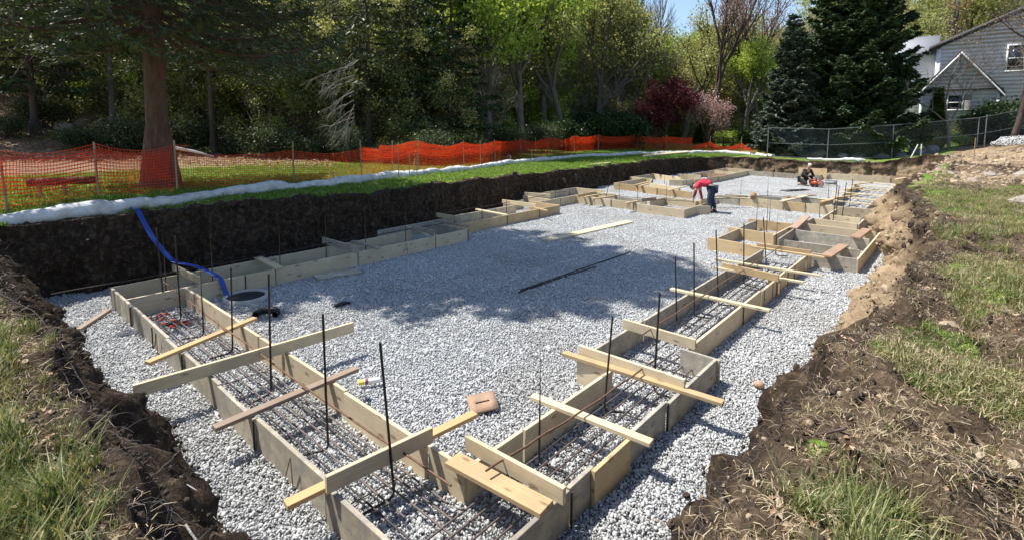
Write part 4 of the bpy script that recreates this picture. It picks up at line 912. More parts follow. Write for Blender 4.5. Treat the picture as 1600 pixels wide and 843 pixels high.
def window(x0,x1,z0,z1,y,parent=house,grid=True):
    s=Soup(); w_=.10
    s.box(((x0+x1)/2,y-.08,z1+w_/2),(x1-x0+2*w_,.10,w_)); s.box(((x0+x1)/2,y-.08,z0-w_/2),(x1-x0+2*w_,.13,w_))
    for x in (x0-w_/2,x1+w_/2): s.box((x,y-.08,(z0+z1)/2),(w_,.10,z1-z0))
    s.box(((x0+x1)/2,y-.10,(z0+z1)/2),(x1-x0,.03,.06))
    w=put('window',s.mesh('window',M_TRIM),parent)
    s=Soup(); s.box(((x0+x1)/2,y-.088,(z0+z1)/2),(x1-x0,.02,z1-z0)); put('pane',s.mesh('pane',M_GLASS),w); return w
window(-1.26,-.50,4.25,5.25,0)
s=Soup()
for k in range(12): s.box((-.17,-.10,4.2+.09*k),(.36,.03,.075),M=None)
s.box((-.17,-.085,4.7),(.40,.03,1.15)); hm('shutter',s,M_SHUT)
# main block behind, D 44
s=Soup(); y1=4.0; xl=-2.3; xr=7; ze=9.2
def lim2(z): 
    if z<=ze: return (xl,xr)
    return (xl+(z-ze)/.47,xr)
clap(s,xl,xr,G0,13.4,y1,.29,lim2); s.box((xl,y1+5,(G0+ze)/2),(.06,10,ze-G0)); hm('wall',s,M_SIDE)
s=Soup(); A0=np.array([xl-.5,y1-.4,ze-.16]); d=np.array([9.6,0,9.6*.47]); V_=np.array([A0,A0+d,A0+d+[0,10,0],A0+[0,10,0]]); s.add(np.vstack([V_+[0,0,.3],V_]),[(0,1,2,3),(7,6,5,4),(0,4,5,1),(1,5,6,2),(2,6,7,3),(3,7,4,0)]); hm('roof',s,M_ROOF)
s=Soup(); s.box((xl+.1,y1-.05,(G0+ze)/2),(.3,.14,ze-G0-.2)); hm('corner_board',s,M_TRIM)
window(1.85,2.7,7.2,9.0,y1)
# left wing
s=Soup(); clap(s,-6.6,-2.35,G0,9.2,7.,.28); hm('wall',s,M_SIDE)
s=Soup(); V_=np.array([(-7,6.6,9.1),(-2.4,6.6,9.1),(-2.4,10,10.9),(-7,10,10.9)]); s.add(np.vstack([V_+[0,0,.15],V_]),[(0,1,2,3),(7,6,5,4),(0,4,5,1),(1,5,6,2),(2,6,7,3),(3,7,4,0)]); hm('roof',s,M_ROOFL)
s=Soup(); clap(s,-5.4,-3.35,G0,5.4,2.,.27); s.box((-5.4,3.,3.4),(.06,2,3.6)); hm('wall',s,M_SIDE)
s=Soup(); V_=np.array([(-5.6,1.7,5.3),(-2.9,1.7,5.3),(-2.9,4,6.2),(-5.6,4,6.2)]); s.add(np.vstack([V_+[0,0,.12],V_]),[(0,1,2,3),(7,6,5,4),(0,4,5,1),(1,5,6,2),(2,6,7,3),(3,7,4,0)]); hm('roof',s,M_ROOF)

# ---------------------------------------------------------------- trees
def unit(v): return v/(np.linalg.norm(v)+1e-9)
def grow(s,rng,p,d,L,r,lev,maxlev,tips,spread=.55,up=.25,nseg=4,nch=(3,4),shr=.68):
    pts=[p]; dd=d
    for k in range(nseg):
        dd=unit(dd+rng.normal(0,.10,3)+np.array([0,0,up*.12])); pts.append(pts[-1]+dd*L/nseg)
    s.tube(pts,np.linspace(r,r*.62,nseg+1),7 if lev==0 else (5 if lev<3 else 3),cap=False)
    if lev>=maxlev: tips.append((pts[-1],dd,L)); tips.append((pts[len(pts)//2],dd,L)); return
    for c in range(rng.integers(nch[0],nch[1]+1)):
        f_=rng.uniform(.45,1.) if lev>0 else rng.uniform(.5,1.); k=f_*nseg; i=min(int(k),nseg-1); q=pts[i]+(pts[i+1]-pts[i])*(k-i)
        a_=rng.uniform(0,2*PI); e=unit(np.cross(dd,[math.cos(a_),math.sin(a_),.3])); nd=unit(dd*(1-spread*.5)+e*spread+np.array([0,0,up*.3]))
        grow(s,rng,q,nd,L*shr*rng.uniform(.8,1.15),r*.55,lev+1,maxlev,tips,spread,up,nseg,nch,shr)
    grow(s,rng,pts[-1],dd,L*shr,r*.6,lev+1,maxlev,tips,spread,up,nseg,nch,shr)
def leafcloud(rng,tips,per,size,rad):
    T=np.array([t_[0] for t_ in tips]); n=len(T)*per
    C=np.repeat(T,per,0)+rng.normal(0,rad,(n,3))*np.array([1,1,.7]); ct=np.repeat(rng.normal(0,.16,len(T)),per)
    A=rng.normal(size=(n,3)); A/=np.linalg.norm(A,axis=1)[:,None]; B=np.cross(A,rng.normal(size=(n,3))); B/=np.linalg.norm(B,axis=1)[:,None]
    z=size*rng.uniform(.6,1.3,n)[:,None]
    tone=np.clip(.5+ct+rng.normal(0,.2,n),0,1); s=Soup(); s.quads(C,A*z*.5,B*z*.32,tone); return s
def deciduous(seed,h,leaf,barkm,per=55,size=.13,rad=.35,spread=.55,maxlev=3,up=.25,tr=.42,name='tree',r0=None,L0=None,nch=(3,4)):
    rng=np.random.default_rng(seed); s=Soup(); tips=[]
    grow(s,rng,np.array([0,0,-.2]),unit(np.array([rng.normal(0,.05),rng.normal(0,.05),1])),L0 or h*tr,r0 or h*.017,0,maxlev,tips,spread,up,nch=nch)
    k=h/max(t_[0][2] for t_ in tips)
    for i in range(len(s.V)): s.V[i]=s.V[i]*np.array([k,k,k])
    tips=[(t_[0]*k,t_[1],t_[2]) for t_ in tips]
    c=leafcloud(rng,tips,per,size,rad).mesh('crown',leaf) if leaf else None
    return s.mesh('trunk',barkm,True),c
def place_tree(name,label,cat,meshes,x,y,sc=1,rz=0,group=None,names=('trunk','crown'),sz=None):
    z=gz(x,y); t=thing(name,label,cat,(x,y,z-.05),rz,group)
    for me,nm in zip(meshes,names):
        if me is not None:
            o=put(nm,me,t); o.scale=(sc,sc,sz or sc)
    return t
def conifer(seed,h,rb,cb,leaf,barkm,step=.32,nbr=6,droop=.25,spr=.13,ln=.30,wd=.055,tr=.017,open_=1.,needle=2,taper=.85,side_f=.42,tipup=.15,maxz=None,dense=0):
    rng=np.random.default_rng(seed); tk=Soup(); n=12; zs=np.linspace(-.2,h,n)
    fl_=1+.9*np.exp(-np.clip(zs,0,9)/.35); tk.tube(np.column_stack([rng.normal(0,.02,n)*zs/4,rng.normal(0,.02,n)*zs/4,zs]),np.maximum(h*tr*(1-zs/h*.93)*fl_,.02),12)
    C=[];A=[];B=[];T=[]
    z=cb
    while z<(maxz or h-.15):
        f_=(h-z)/(h-cb); r=rb*f_**taper*open_
        m=nbr if f_>.15 else 4; a0=rng.uniform(0,2*PI)
        for k in range(m):
            a_=a0+2*PI*k/m+rng.normal(0,.22); L=max(.25,r*rng.uniform(.72,1.12)); ns=max(4,int(L/.3)); u=np.linspace(0,1,ns)
            rad_=L*u; zz=z+rng.normal(0,.08)+ L*(-droop*u*1.6+ (droop+tipup)*u**2.2)+(.5*L*(1-f_)*u)*(.9 if f_<.4 else .0)
            wig=np.cumsum(rng.normal(0,.04,ns)); ang=a_+wig*.4
            P_=np.column_stack([rad_*np.cos(ang),rad_*np.sin(ang),zz]); tk.tube(P_,np.linspace(.012+L*.011,.006,ns),4,cap=False)
            nsp=int(L/spr*1.0); us=rng.uniform(.12,1,nsp)**.8
            p=np.stack([np.interp(us,u,P_[:,q]) for q in range(3)],-1); dirv=unit(P_[-1]-P_[0]); sdv=np.cross(dirv,[0,0,1]); sdv=unit(sdv)
            for sg in (-1,1):
                wl=side_f*L*(1-us)*.75+.18; v=rng.uniform(.0,1,nsp)
                nd=max(1,needle)
                for q in range(nd):
                    v=rng.uniform(0,1,nsp); off=sg*wl*v; c=p+sdv*off[:,None]+dirv*(np.abs(off)*.5)[:,None]+np.array([0,0,-1])*(np.abs(off)*(.22+droop*.4)+rng.uniform(0,.05,nsp))[:,None]
                    dr=dirv*.6+sdv*sg*.8+rng.normal(0,.38,(nsp,3))+np.array([0,0,-.25]); dr/=np.linalg.norm(dr,axis=1)[:,None]
                    pr=np.cross(dr,rng.normal(0,.5,(nsp,3))+np.array([0,0,1.])); pr/=np.linalg.norm(pr,axis=1)[:,None]
                    l_=ln*rng.uniform(.6,1.25,nsp)[:,None]; C.append(c);A.append(dr*l_*.5);B.append(pr*wd*.5*(1+dense*(z>8.5))*rng.uniform(.6,1.3,nsp)[:,None]); T.append(np.clip(rng.normal(.42,.2,nsp)+.22*(us-.5)*0,0,1))
        z+=step*rng.uniform(.8,1.2)*(1 if f_>.3 else .8)
    s=Soup(); s.quads(np.concatenate(C),np.concatenate(A),np.concatenate(B),np.concatenate(T))
    return tk.mesh('trunk',barkm,True),s.mesh('crown',leaf)
# foreground spruce
TX,TY=-15.4,3.9
ms=conifer(101,20.5,4.9,4.1,L_SPRUCE,bark('reddish_bark',(.13,.062,.042)),step=.38,nbr=7,droop=.34,spr=.075,ln=.17,wd=.034,tr=.0132,needle=4,taper=.5,dense=1.2)
place_tree('spruce_tree','big old spruce with a thick flared trunk standing on the lawn at left','tree',ms,TX,TY,1,.4)
s=Soup()    # bare dead lower limbs of the same spruce
par=bpy.data.objects['spruce_tree']
for a_,z,L in [(R0,4.3,4.2),(-R0,4.55,4.8),(-R0*.9-Vector((F.x,F.y,0))*.4,4.9,4.5),(R0*.8+Vector((F.x,F.y,0))*.5,5.1,5.),(-R0*.7+Vector((F.x,F.y,0))*.6,5.3,4.),(R0*.5-Vector((F.x,F.y,0))*.7,5.2,3.8)]:
    d=np.array(a_)[:3]; tips=[]; grow(s,np.random.default_rng(int(z*100)),np.array([0,0,z]),unit(d+np.array([0,0,-.12])),L*.55,.04,1,3,tips,.45,.0,nseg=6,nch=(1,3))
put('dead_limbs',s.mesh('dead_limbs',B_BROWN,True),par)
# conifers in the dark wood
cA=conifer(201,13,2.6,4.2,L_SPRUCE,B_DARK,step=.55,nbr=6,droop=.12,spr=.16,ln=.34,wd=.07,tr=.011,needle=2,taper=.55,side_f=.5)
cB=conifer(202,13,3.0,2.4,L_DARKSP,B_DARK,step=.62,nbr=5,droop=.10,spr=.15,ln=.36,wd=.08,tr=.011,needle=3,taper=.7,side_f=.55,tipup=.05)
cC=conifer(203,14,2.4,5.5,L_SPRUCE,B_GREY,step=.7,nbr=5,droop=.05,spr=.18,ln=.34,wd=.07,tr=.011,needle=2,taper=.5,side_f=.5)
cD=conifer(204,11.5,2.3,3.0,L_SPRUCE,B_DARK,step=.5,nbr=5,droop=.1,spr=.16,ln=.34,wd=.07,tr=.015,needle=2,taper=.45,side_f=.5)
cE=conifer(205,12.5,3.4,2.0,L_DARKSP,B_DARK,step=.62,nbr=5,droop=.06,spr=.13,ln=.36,wd=.08,tr=.014,needle=3,taper=.6,side_f=.55,tipup=.05)
GW='tall conifers standing in the dark wood'
for px,D,me,sc,lb in [(578,28,cD,1.05,'slim straight conifer trunk just right of the grey dead boughs'),(640,31,cD,1,'tall conifer with long bare trunk between the slim one and the layered one'),(704,30,cE,1.,'conifer with layered dark boughs and gaps, rightmost of the dark wood'),
    (428,33,cC,1.,'thin trunked conifer deep in the shade behind the mesh fence gap'),(515,31,cA,1.05,'conifer in the shade left of the grey dead boughs'),(182,29,cC,1.1,'narrow dark conifer trunk just left of the big spruce'),
    (60,27,cB,1.1,'dense dark conifer at the far left edge of the wood'),(335,28,cA,1.1,'shadowed conifer right of the big spruce trunk'),(-30,24,cA,1.1,'conifer half cut by the left edge of the picture'),(250,40,cC,1.2,'tall conifer far up the slope behind the big spruce'),(400,44,cB,1.2,'dense conifer high on the slope in the dark wood'),(665,38,cE,1.15,'dark conifer set back behind the layered one'),(760,44,cD,1.3,'slender conifer behind the bright spring tree')]:
    place_tree('conifer_tree',lb,'tree',me,*at(px,D),sc,px*.7,GW)
# drooping dead boughs
s=Soup(); rng=np.random.default_rng(5)
for k in range(22):
    z=rng.uniform(1.6,5.2); a_=rng.uniform(0,2*PI); d=-np.array(R0)*rng.uniform(.5,1)+np.array([math.cos(a_),math.sin(a_),0])*.5; L=rng.uniform(1.2,2.6)
    tips=[]; grow(s,rng,np.array([0,0,z]),unit(np.array([d[0],d[1],-.25])),L*.55,.022,2,4,tips,.45,-.5,nseg=4,nch=(2,4),shr=.6)
x,y=at(556,24.6); o=put('dead_boughs',s.mesh('dead_boughs',bark('dead_bough_bark',(.22,.20,.17))),None,(x,y,gz(x,y))); tag(o,'tangle of grey drooping dead boughs in front of the slim conifer trunk','dead branches')
# evergreens at right
me=conifer(301,17,4.7,.35,L_DARKSP,B_DARK,step=.34,nbr=9,droop=.02,spr=.08,ln=.34,wd=.10,tr=.013,needle=4,taper=.6,side_f=.5,tipup=.25)
place_tree('norway_spruce','huge dark green spruce, widest evergreen on the right beside the house','tree',me,*at(1325,36.5),1,0)
me=conifer(302,9.8,2.6,.3,L_BLUESP,B_DARK,step=.26,nbr=8,droop=.04,spr=.085,ln=.28,wd=.09,tr=.013,needle=4,taper=.8,side_f=.5,tipup=.2)
place_tree('blue_spruce','smaller bluish spruce left of the huge dark spruce','tree',me,*at(1228,36),1,0)
me=conifer(303,4.2,.85,.1,L_ARBOR,B_BROWN,step=.11,nbr=9,droop=-.35,spr=.07,ln=.16,wd=.06,tr=.02,needle=3,taper=.75,side_f=.5,tipup=.6)
place_tree('arborvitae','small cone shaped arborvitae in front of the house window','shrub',me,-1.75,47.5,1,0)
# deciduous
dA=deciduous(401,12,L_BRIGHT,B_GREY,per=60,size=.15,rad=.42,up=.5,tr=.3,spread=.5)
dB=deciduous(402,13,L_OLIVE,B_GREY,per=42,size=.14,rad=.45,up=.4,tr=.3,spread=.5)
dC=deciduous(403,13,L_BROWN,B_GREY,per=26,size=.12,rad=.42,up=.5,tr=.3,spread=.5)
dD=deciduous(404,16,None,B_TWIG,maxlev=5,up=.7,tr=.2,spread=.40,nch=(2,3),r0=.125)
dE=deciduous(405,16,L_PINKBUD,B_BROWN,per=10,size=.10,rad=.35,maxlev=4,up=.6,tr=.22,spread=.42,nch=(2,3),r0=.15)
for px,D,sc,lb in [(925,60,1.5,'dark pine rising behind the pale olive trees'),(975,64,1.4,'dark pine at the left of the leafless twin stemmed tree')]: place_tree('conifer_tree',lb,'tree',cE,*at(px,D),sc,px,'dark pines behind the leafing trees')
GD='leafing trees behind the back fence'
for px,D,me,sc,lb in [(765,33,dA,1.05,'bright yellow green young tree beside the last dark conifer'),(815,36,dA,1.15,'tall bright green spring tree left of centre'),(850,44,dA,1.3,'tallest bright green tree standing farther back left of centre'),(885,41,dB,.95,'greyish olive tree just behind the red net'),(930,46,dB,1.15,'pale olive tree right of the bright spring trees'),
    (985,50,dB,1.05,'olive tree behind the leafless twin stemmed tree'),(1062,56,dB,1.08,'olive green tree just left of the patch of blue sky'),(1160,50,dA,.86,'bright lime tree behind the pink flowering one'),(1190,56,dB,1.08,'olive tree between lime tree and the bluish spruce'),(1215,60,dC,1.0,'rusty brown budding tree above the bluish spruce'),
    (1110,62,dC,.8,'rust coloured tree behind the pinkish bare tree'),(1410,58,dB,1.3,'olive tree behind the tip of the huge dark spruce'),(1465,62,dC,1.35,'orange brown tree above the house wing roof'),(1440,54,dB,1.05,'low olive tree over the wing of the house'),(1530,66,dB,1.4,'greenish tree behind the house roof'),(1260,66,dC,1.25,'budding brown tree behind the spruces')]:
    place_tree('leafing_tree',lb,'tree',me,*at(px,D),sc,px*.37,GD)
GB='leafless trees against the sky'
for px,D,me,sc,lb in [(1022,50,dD,1.15,'tall leafless grey tree forking into twin stems near the centre'),(1000,55,dD,1.1,'faint leafless tree behind the twin stemmed one'),(1108,50,dE,1.05,'reddish budding bare tree with broad forked limbs'),(1200,52,dE,1.05,'bare dark limbed tree over the bluish spruce'),(1180,66,dD,1.1,'thin leafless tree on the skyline left of the bluish spruce'),(955,60,dD,1.2,'leafless tree on the skyline above the olive trees')]:
    place_tree('bare_tree',lb,'tree',me,*at(px,D),sc,px*.53,GB)
dF=deciduous(406,9.5,L_BROWN,B_BROWN,per=2,size=.06,rad=.2,maxlev=5,up=.05,tr=.28,spread=.7,nch=(2,3),r0=.12)
place_tree('bare_tree','crooked reddish barked tree spreading bare twigs over the house front','tree',dF,*at(1572,31),1.15,1.2)
place_tree('bare_tree','bare tree at the right edge whose twigs cover the gable','tree',dD,*at(1640,30),.62,2.2)
place_tree('bare_tree','slim twiggy bare tree just left of the house window','tree',deciduous(409,8,None,B_TWIG,maxlev=5,up=.4,tr=.22,spread=.6,nch=(2,3),r0=.06),*at(1480,33.2),1.,.4)
place_tree('bare_tree','twiggy bare tree screening the right side of the gable','tree',deciduous(410,10,None,B_TWIG,maxlev=5,up=.2,tr=.2,spread=.7,nch=(3,3),r0=.10),*at(1606,34),1.,.4)
dM=deciduous(407,5.0,L_MAPLE,B_DARK,per=75,size=.11,rad=.27,up=.1,tr=.3,spread=.75,maxlev=3)
place_tree('japanese_maple','round burgundy leaved tree behind the end of the red net','tree',dM,*at(1036,45),1.2,0)
dP=deciduous(408,4.6,L_BLOSSOM,B_BROWN,per=34,size=.09,rad=.26,up=.15,tr=.3,spread=.75,maxlev=3)
place_tree('flowering_tree','loose pink blossoming tree right of the burgundy one','tree',dP,*at(1110,46),1.12,0)
# shrubs
def shrub(seed,h,leaf,per=60,size=.09,rad=.2,n=9,spread=.6):
    rng=np.random.default_rng(seed); s=Soup(); tips=[]
    for k in range(n):
        a_=rng.uniform(0,2*PI); grow(s,rng,np.array([math.cos(a_)*.1,math.sin(a_)*.1,-.05]),unit(np.array([math.cos(a_)*spread,math.sin(a_)*spread,1])),h*.45,.02,1,3,tips,.6,.2,nseg=3,nch=(2,2),shr=.6)
    return s.mesh('stems',B_DARK),leafcloud(rng,tips,per,size,rad).mesh('foliage',leaf)
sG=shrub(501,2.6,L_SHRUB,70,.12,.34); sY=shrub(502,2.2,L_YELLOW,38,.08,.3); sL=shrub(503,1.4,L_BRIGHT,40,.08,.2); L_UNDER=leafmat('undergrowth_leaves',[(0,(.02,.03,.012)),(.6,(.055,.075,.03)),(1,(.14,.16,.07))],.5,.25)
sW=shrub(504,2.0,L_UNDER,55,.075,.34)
GS='shrubs behind the mesh fence'
for px,D,me,sc,lb in [(885,40,sG,1.0,'dark evergreen shrub left end of the hedge behind the red net'),(920,41,sG,1.25,'dark evergreen shrub second from left in the hedge'),(952,42,sG,1.25,'dark evergreen shrub in the middle of the hedge'),(985,43,sG,1.2,'dark evergreen shrub at the right of the hedge by the burgundy tree'),(1170,47,sG,.9,'low dark shrub left of the bluish spruce'),(850,37,sW,1.1,'loose mid green shrub left of the dark hedge'),(800,33,sW,1.,'scrubby shrub at the foot of the bright spring trees'),(1135,50,sL,1.3,'fresh green shrub between blossom tree and spruce')]:
    place_tree('shrub',lb,'shrub',me,*at(px,D),sc,px,GS,('stems','foliage'))
for px,D,me,sc,lb in [(1345,34.5,sY,.95,'yellow green bush at the foot of the huge spruce'),(1385,35,sY,1.0,'yellow green bush behind the middle fence post'),(1425,36,sY,.9,'yellow green bush below the arborvitae'),(1500,35.8,sL,.7,'low bright green plant against the house behind the fence'),(1525,37,sY,.9,'olive bush against the house corner'),(1570,36,sG,1.2,'dark shrub against the right part of the house'),(1545,35.5,sG,1.0,'dark vine covered shrub by the house corner')]:
    place_tree('shrub',lb,'shrub',me,*at(px,D),sc,px,'shrubs along the wire fence',('stems','foliage'))
# understory of the dark wood
k=0
where=['at the far left edge','left of the round white rock','below the white round rock','right of the white rock','just left of the big spruce trunk','just right of the big spruce trunk','behind the first fence stake right of the spruce','in the gloom behind the mesh gap','below the dead boughs on the left','below the dead boughs on the right','between the two slim conifers','under the layered conifer','right of the layered conifer']
for px in range(10,790,60):
    place_tree('understory_shrub','loose dim undergrowth shrub %s'%where[k],'shrub',sW,*at(px+rg.uniform(-12,12),24.5+rg.uniform(0,5)),.6+.3*(k%2),k,'undergrowth shrubs along the wood edge',('stems','foliage')); k+=1
s=Soup(); x,y=at(272,24); x2,y2=at(335,25.5); s.tube([(x,y,gz(x,y)+.5),((x+x2)/2,(y+y2)/2,gz(x,y)+.28),(x2,y2,gz(x2,y2)+.05)],[.07,.06,.035],8)
tag(put('fallen_trunk',s.mesh('fallen_trunk',plain('white_birch',(.72,.7,.66),.7),off=(x,y,0)),None,(x,y,0)),'white fallen birch trunk lying behind the big spruce','fallen trunk')

# woodland mass (stuff)
def clump(seed,leaf,n=230,R=.9,size=.125):
    rng=np.random.default_rng(seed); C=rng.normal(0,R*.45,(n,3)); A=rng.normal(size=(n,3)); A/=np.linalg.norm(A,axis=1)[:,None]; B=np.cross(A,rng.normal(size=(n,3))); B/=np.linalg.norm(B,axis=1)[:,None]
    z=size*rng.uniform(.6,1.3,n)[:,None]; s=Soup(); s.quads(C,A*z*.5,B*z*.32,np.clip(rng.normal(.45,.22,n),0,1))
    for k in range(5):
        a_=rng.normal(0,R*.5,3); b_=a_+rng.normal(0,R*.6,3)
        s.tube([a_,b_],.012,3,tone=.1,cap=False)
    return s.mesh('leaf_clump',leaf)
def mass(name,label,leaf,boxes,seed,dens=1.,size=.16):
    rng=np.random.default_rng(seed); P_=[]; DS=[]
    for (p0,p1,D0,D1,z0,z1,n) in boxes:
        for _ in range(int(n*dens)):
            px=rng.uniform(p0,p1); D=rng.uniform(D0,D1); x,y=at(px,D); g=gz(x,y); z=rng.uniform(z0,z1)
            if vnoise(np.array([[x*.28,y*.28,z*.35]]),seed)[0]>-.12: P_.append((x,y,g+z)); DS.append(D)
    n=len(P_); src_=[src('leaf_clump_%s_%d'%(name,i),clump(seed*10+i,leaf,size=size)) for i in range(3)]
    return scatter(name,P_,rng.uniform(0,6.28,(n,3)),rng.uniform(.8,1.3,n)*np.clip(np.array(DS)/45,.5,1.3),rng.integers(0,3,n),src_,label=label,cat='woodland')
def hcap(D): return 3.5+.25*D
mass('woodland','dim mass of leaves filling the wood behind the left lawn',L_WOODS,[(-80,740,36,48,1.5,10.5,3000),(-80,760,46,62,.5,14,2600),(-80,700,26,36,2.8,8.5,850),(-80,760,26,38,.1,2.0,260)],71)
mass('woodland','pale green leafing mass behind the back fence centre, with painted sun flecks at left',L_BRIGHT,[(-80,740,28,44,1.2,9,330),(735,900,42,66,.3,15,1000),(900,1010,56,70,.3,13,420),(1010,1250,62,75,.3,13,1100)],72,size=.15)  # first box: bright leaf clumps painting sunlit speckle into the left wood
mass('woodland','olive leafing mass behind the house and right hand spruces, painted sun flecks at left',L_OLIVE,[(-80,740,27,44,.6,10,520),(860,1000,48,66,.3,14,900),(990,1300,60,76,.3,11,900),(1240,1640,62,80,.3,19,1500)],73,size=.15)  # first box: olive clumps added in the left wood, standing for lit speckle
def twigclump(seed):
    s=Soup(); tips=[]; rng=np.random.default_rng(seed)
    for k in range(3):
        a_=rng.uniform(0,6.28); grow(s,rng,np.array([rng.normal(0,.2),rng.normal(0,.2),-.6]),unit(np.array([math.cos(a_)*.6,math.sin(a_)*.6,.8])),1.1,.016,2,5,tips,.6,.1,nseg=3,nch=(2,3),shr=.66)
    return s.mesh('twig_clump',B_TWIG2)
B_TWIG2=bark('brush_bark',(.17,.15,.12))
tw=[src('twig_clump_%d'%i,twigclump(90+i)) for i in range(3)]
P_=[]; rng=np.random.default_rng(77)
for p0,p1,D0,D1,z0,z1,n in [(-80,560,30,50,.2,9,200),(560,1000,45,60,.2,12,700),(1000,1300,58,72,.5,12,260),(560,760,32,45,.2,7,260)]:
    for _ in range(n):
        D=rng.uniform(D0,D1); x,y=at(rng.uniform(p0,p1),D); P_.append((x,y,gz(x,y)+rng.uniform(z0,z1)))
n=len(P_); scatter('brush',P_,np.column_stack([rng.normal(0,.4,(n,2)),rng.uniform(0,6.28,n)]),rng.uniform(.8,1.8,n),rng.integers(0,3,n),tw,label='tangled bare grey twigs all through the wood',cat='woodland')
# trunks inside the wood
s=Soup(); rng=np.random.default_rng(9)
for k in range(120):
    px=rng.uniform(-60,1000) ; D=rng.uniform(29 if px<540 else 46,64); x,y=at(px,D); g=gz(x,y); h=rng.uniform(9,20); r=rng.uniform(.03,.11)
    s.tube([(x,y,g-.2),(x+rng.normal(0,.2),y+rng.normal(0,.2),g+h*.5),(x+rng.normal(0,.6),y+rng.normal(0,.6),g+h)],[r,r*.75,r*.3],6,cap=False)
tag(put('woodland_stems',s.mesh('woodland_stems',B_DARK,True)),'crowd of thin dark stems deep inside the wood','woodland',kind='stuff')

# ---------------------------------------------------------------- ground cover (stuff)
def grass_clump(seed,mat,n=26,h=.09,R=.07,wd=.005):
    rng=np.random.default_rng(seed); a_=rng.uniform(0,2*PI,n); r=R*np.sqrt(rng.uniform(0,1,n)); P_=np.column_stack([r*np.cos(a_),r*np.sin(a_),np.full(n,-.01)])
    hh=h*rng.uniform(.5,1.3,n); la=rng.uniform(0,2*PI,n); le=rng.uniform(.15,.9,n)[:,None]*hh[:,None]; D=np.column_stack([np.cos(la),np.sin(la),la*0]); W=np.column_stack([-np.sin(la),np.cos(la),la*0])*wd*rng.uniform(.6,1.3,n)[:,None]
    up=np.column_stack([hh*0,hh*0,hh]); m1=P_+up*.55+D*le*.35; tp=P_+up*.95+D*le; tone=np.clip(rng.normal(.5,.25,n),0,1); s=Soup()
    s.add(np.stack([P_-W,P_+W,m1+W*.8,m1-W*.8],1).reshape(-1,3),np.arange(4*n).reshape(n,4),tone)
    s.tris(m1-W*.8,m1+W*.8,tp,tone); return s.mesh('grass_clump',mat)
gG=[src('grass_clump_%d'%i,grass_clump(600+i,L_GRASS,34,.055,.09,.0035)) for i in range(3)]
gD=[src('grass_clump_dry_%d'%i,grass_clump(610+i,L_DRY,34,.065,.10,.003)) for i in range(3)]
gT=[src('grass_tall_%d'%i,grass_clump(620+i,L_GRASS,40,.2,.07,.004)) for i in range(2)]
L_LAWN=leafmat('lawn_blades',[(0,(.09,.17,.02)),(.6,(.17,.29,.04)),(1,(.33,.38,.10))],.5,.35)
gF=[src('lawn_clump_%d'%i,grass_clump(630+i,L_LAWN,26,.06,.14,.012)) for i in range(3)]
ringpts=V.reshape(NR,nR,3)
def near_lip(x,y): return np.min(np.hypot(lip_poly[:,0]-x,lip_poly[:,1]-y))
from mathutils.kdtree import KDTree
kd=KDTree(len(V)); 
for i_,v_ in enumerate(V): kd.insert(v_,i_)
kd.balance()
def ground_at(x,y):
    h=bvh.ray_cast(Vector((x,y,60)),Vector((0,0,-1)))
    if h[0] is None: return None
    i_=kd.find(h[0])[1]; return h[0].z,SOIL[i_],h[1]
def sample(n,fx,seed,maxsoil=.45,minsoil=-1,pat=None):
    rng=np.random.default_rng(seed); out=[]
    for _ in range(n):
        x,y=fx(rng)
        if inside_pit(x,y): continue
        g=ground_at(x,y)
        if g is None or g[1]>maxsoil or g[1]<minsoil: continue
        if pat is not None and not pat(x,y,rng): continue
        out.append((x,y,g[0]))
    return np.array(out),rng
def nearleft(r): return r.uniform(-9,-.8),.45-abs(r.normal(0,1.0))
def rightbank(r): d=r.uniform(0,1)**.8; return -.8+d*6.5*(.35+.65*r.uniform()),1.2+r.uniform(0,1)**1.7*21
def lawnL(r): return -21+9.3*r.uniform(),r.uniform(.5,38)
Pn=[];Rn=[];Sn=[];In=[]
def push(P_,rng,s0,s1,i0,i1):
    n=len(P_); Pn.append(P_); Rn.append(np.column_stack([rng.normal(0,.15,n),rng.normal(0,.15,n),rng.uniform(0,6.28,n)])); Sn.append(rng.uniform(s0,s1,n)); In.append(rng.integers(i0,i1,n))
drynoise=lambda x,y:fbm(np.array([[x*.9,y*.9,1.3]]),3,7)[0]
P_,r_=sample(13000,nearleft,1,pat=lambda x,y,r:drynoise(x,y)<.22+r.normal(0,.1)); push(P_,r_,.7,1.25,0,3)
P_,r_=sample(15000,rightbank,2,pat=lambda x,y,r:drynoise(x,y)<.02+r.normal(0,.12)+.1*(y>6)); push(P_,r_,.7,1.3,0,3)
scatter('grass',np.concatenate(Pn),np.concatenate(Rn),np.concatenate(Sn),np.concatenate(In),gG,label='green grass tufts on the near and right banks',cat='grass')
Pn=[];Rn=[];Sn=[];In=[]
P_,r_=sample(5000,nearleft,3,.75,pat=lambda x,y,r:drynoise(x,y)>.02+r.normal(0,.12)); push(P_,r_,.7,1.3,0,3)
P_,r_=sample(19000,rightbank,4,.7,pat=lambda x,y,r:drynoise(x,y)>-.12+r.normal(0,.12)); push(P_,r_,.6,1.3,0,3)
P_,r_=sample(5000,rightbank,14,2,pat=lambda x,y,r:drynoise(x,y)>r.normal(0,.12)); push(P_,r_,.3,.75,0,3)
P_,r_=sample(1500,nearleft,15,2); push(P_,r_,.3,.7,0,3)
scatter('dry_grass',np.concatenate(Pn),np.concatenate(Rn),np.concatenate(Sn),np.concatenate(In),gD,label='straw coloured dry grass on the banks',cat='grass')
Pn=[];Rn=[];Sn=[];In=[]
P_,r_=sample(16000,lawnL,5,.5); push(P_,r_,.7,1.3,0,3)
scatter('grass',np.concatenate(Pn),np.concatenate(Rn),np.concatenate(Sn),np.concatenate(In),gF,label='short green lawn grass above the left bank',cat='grass')
tp=[]; rr_=np.random.default_rng(6)
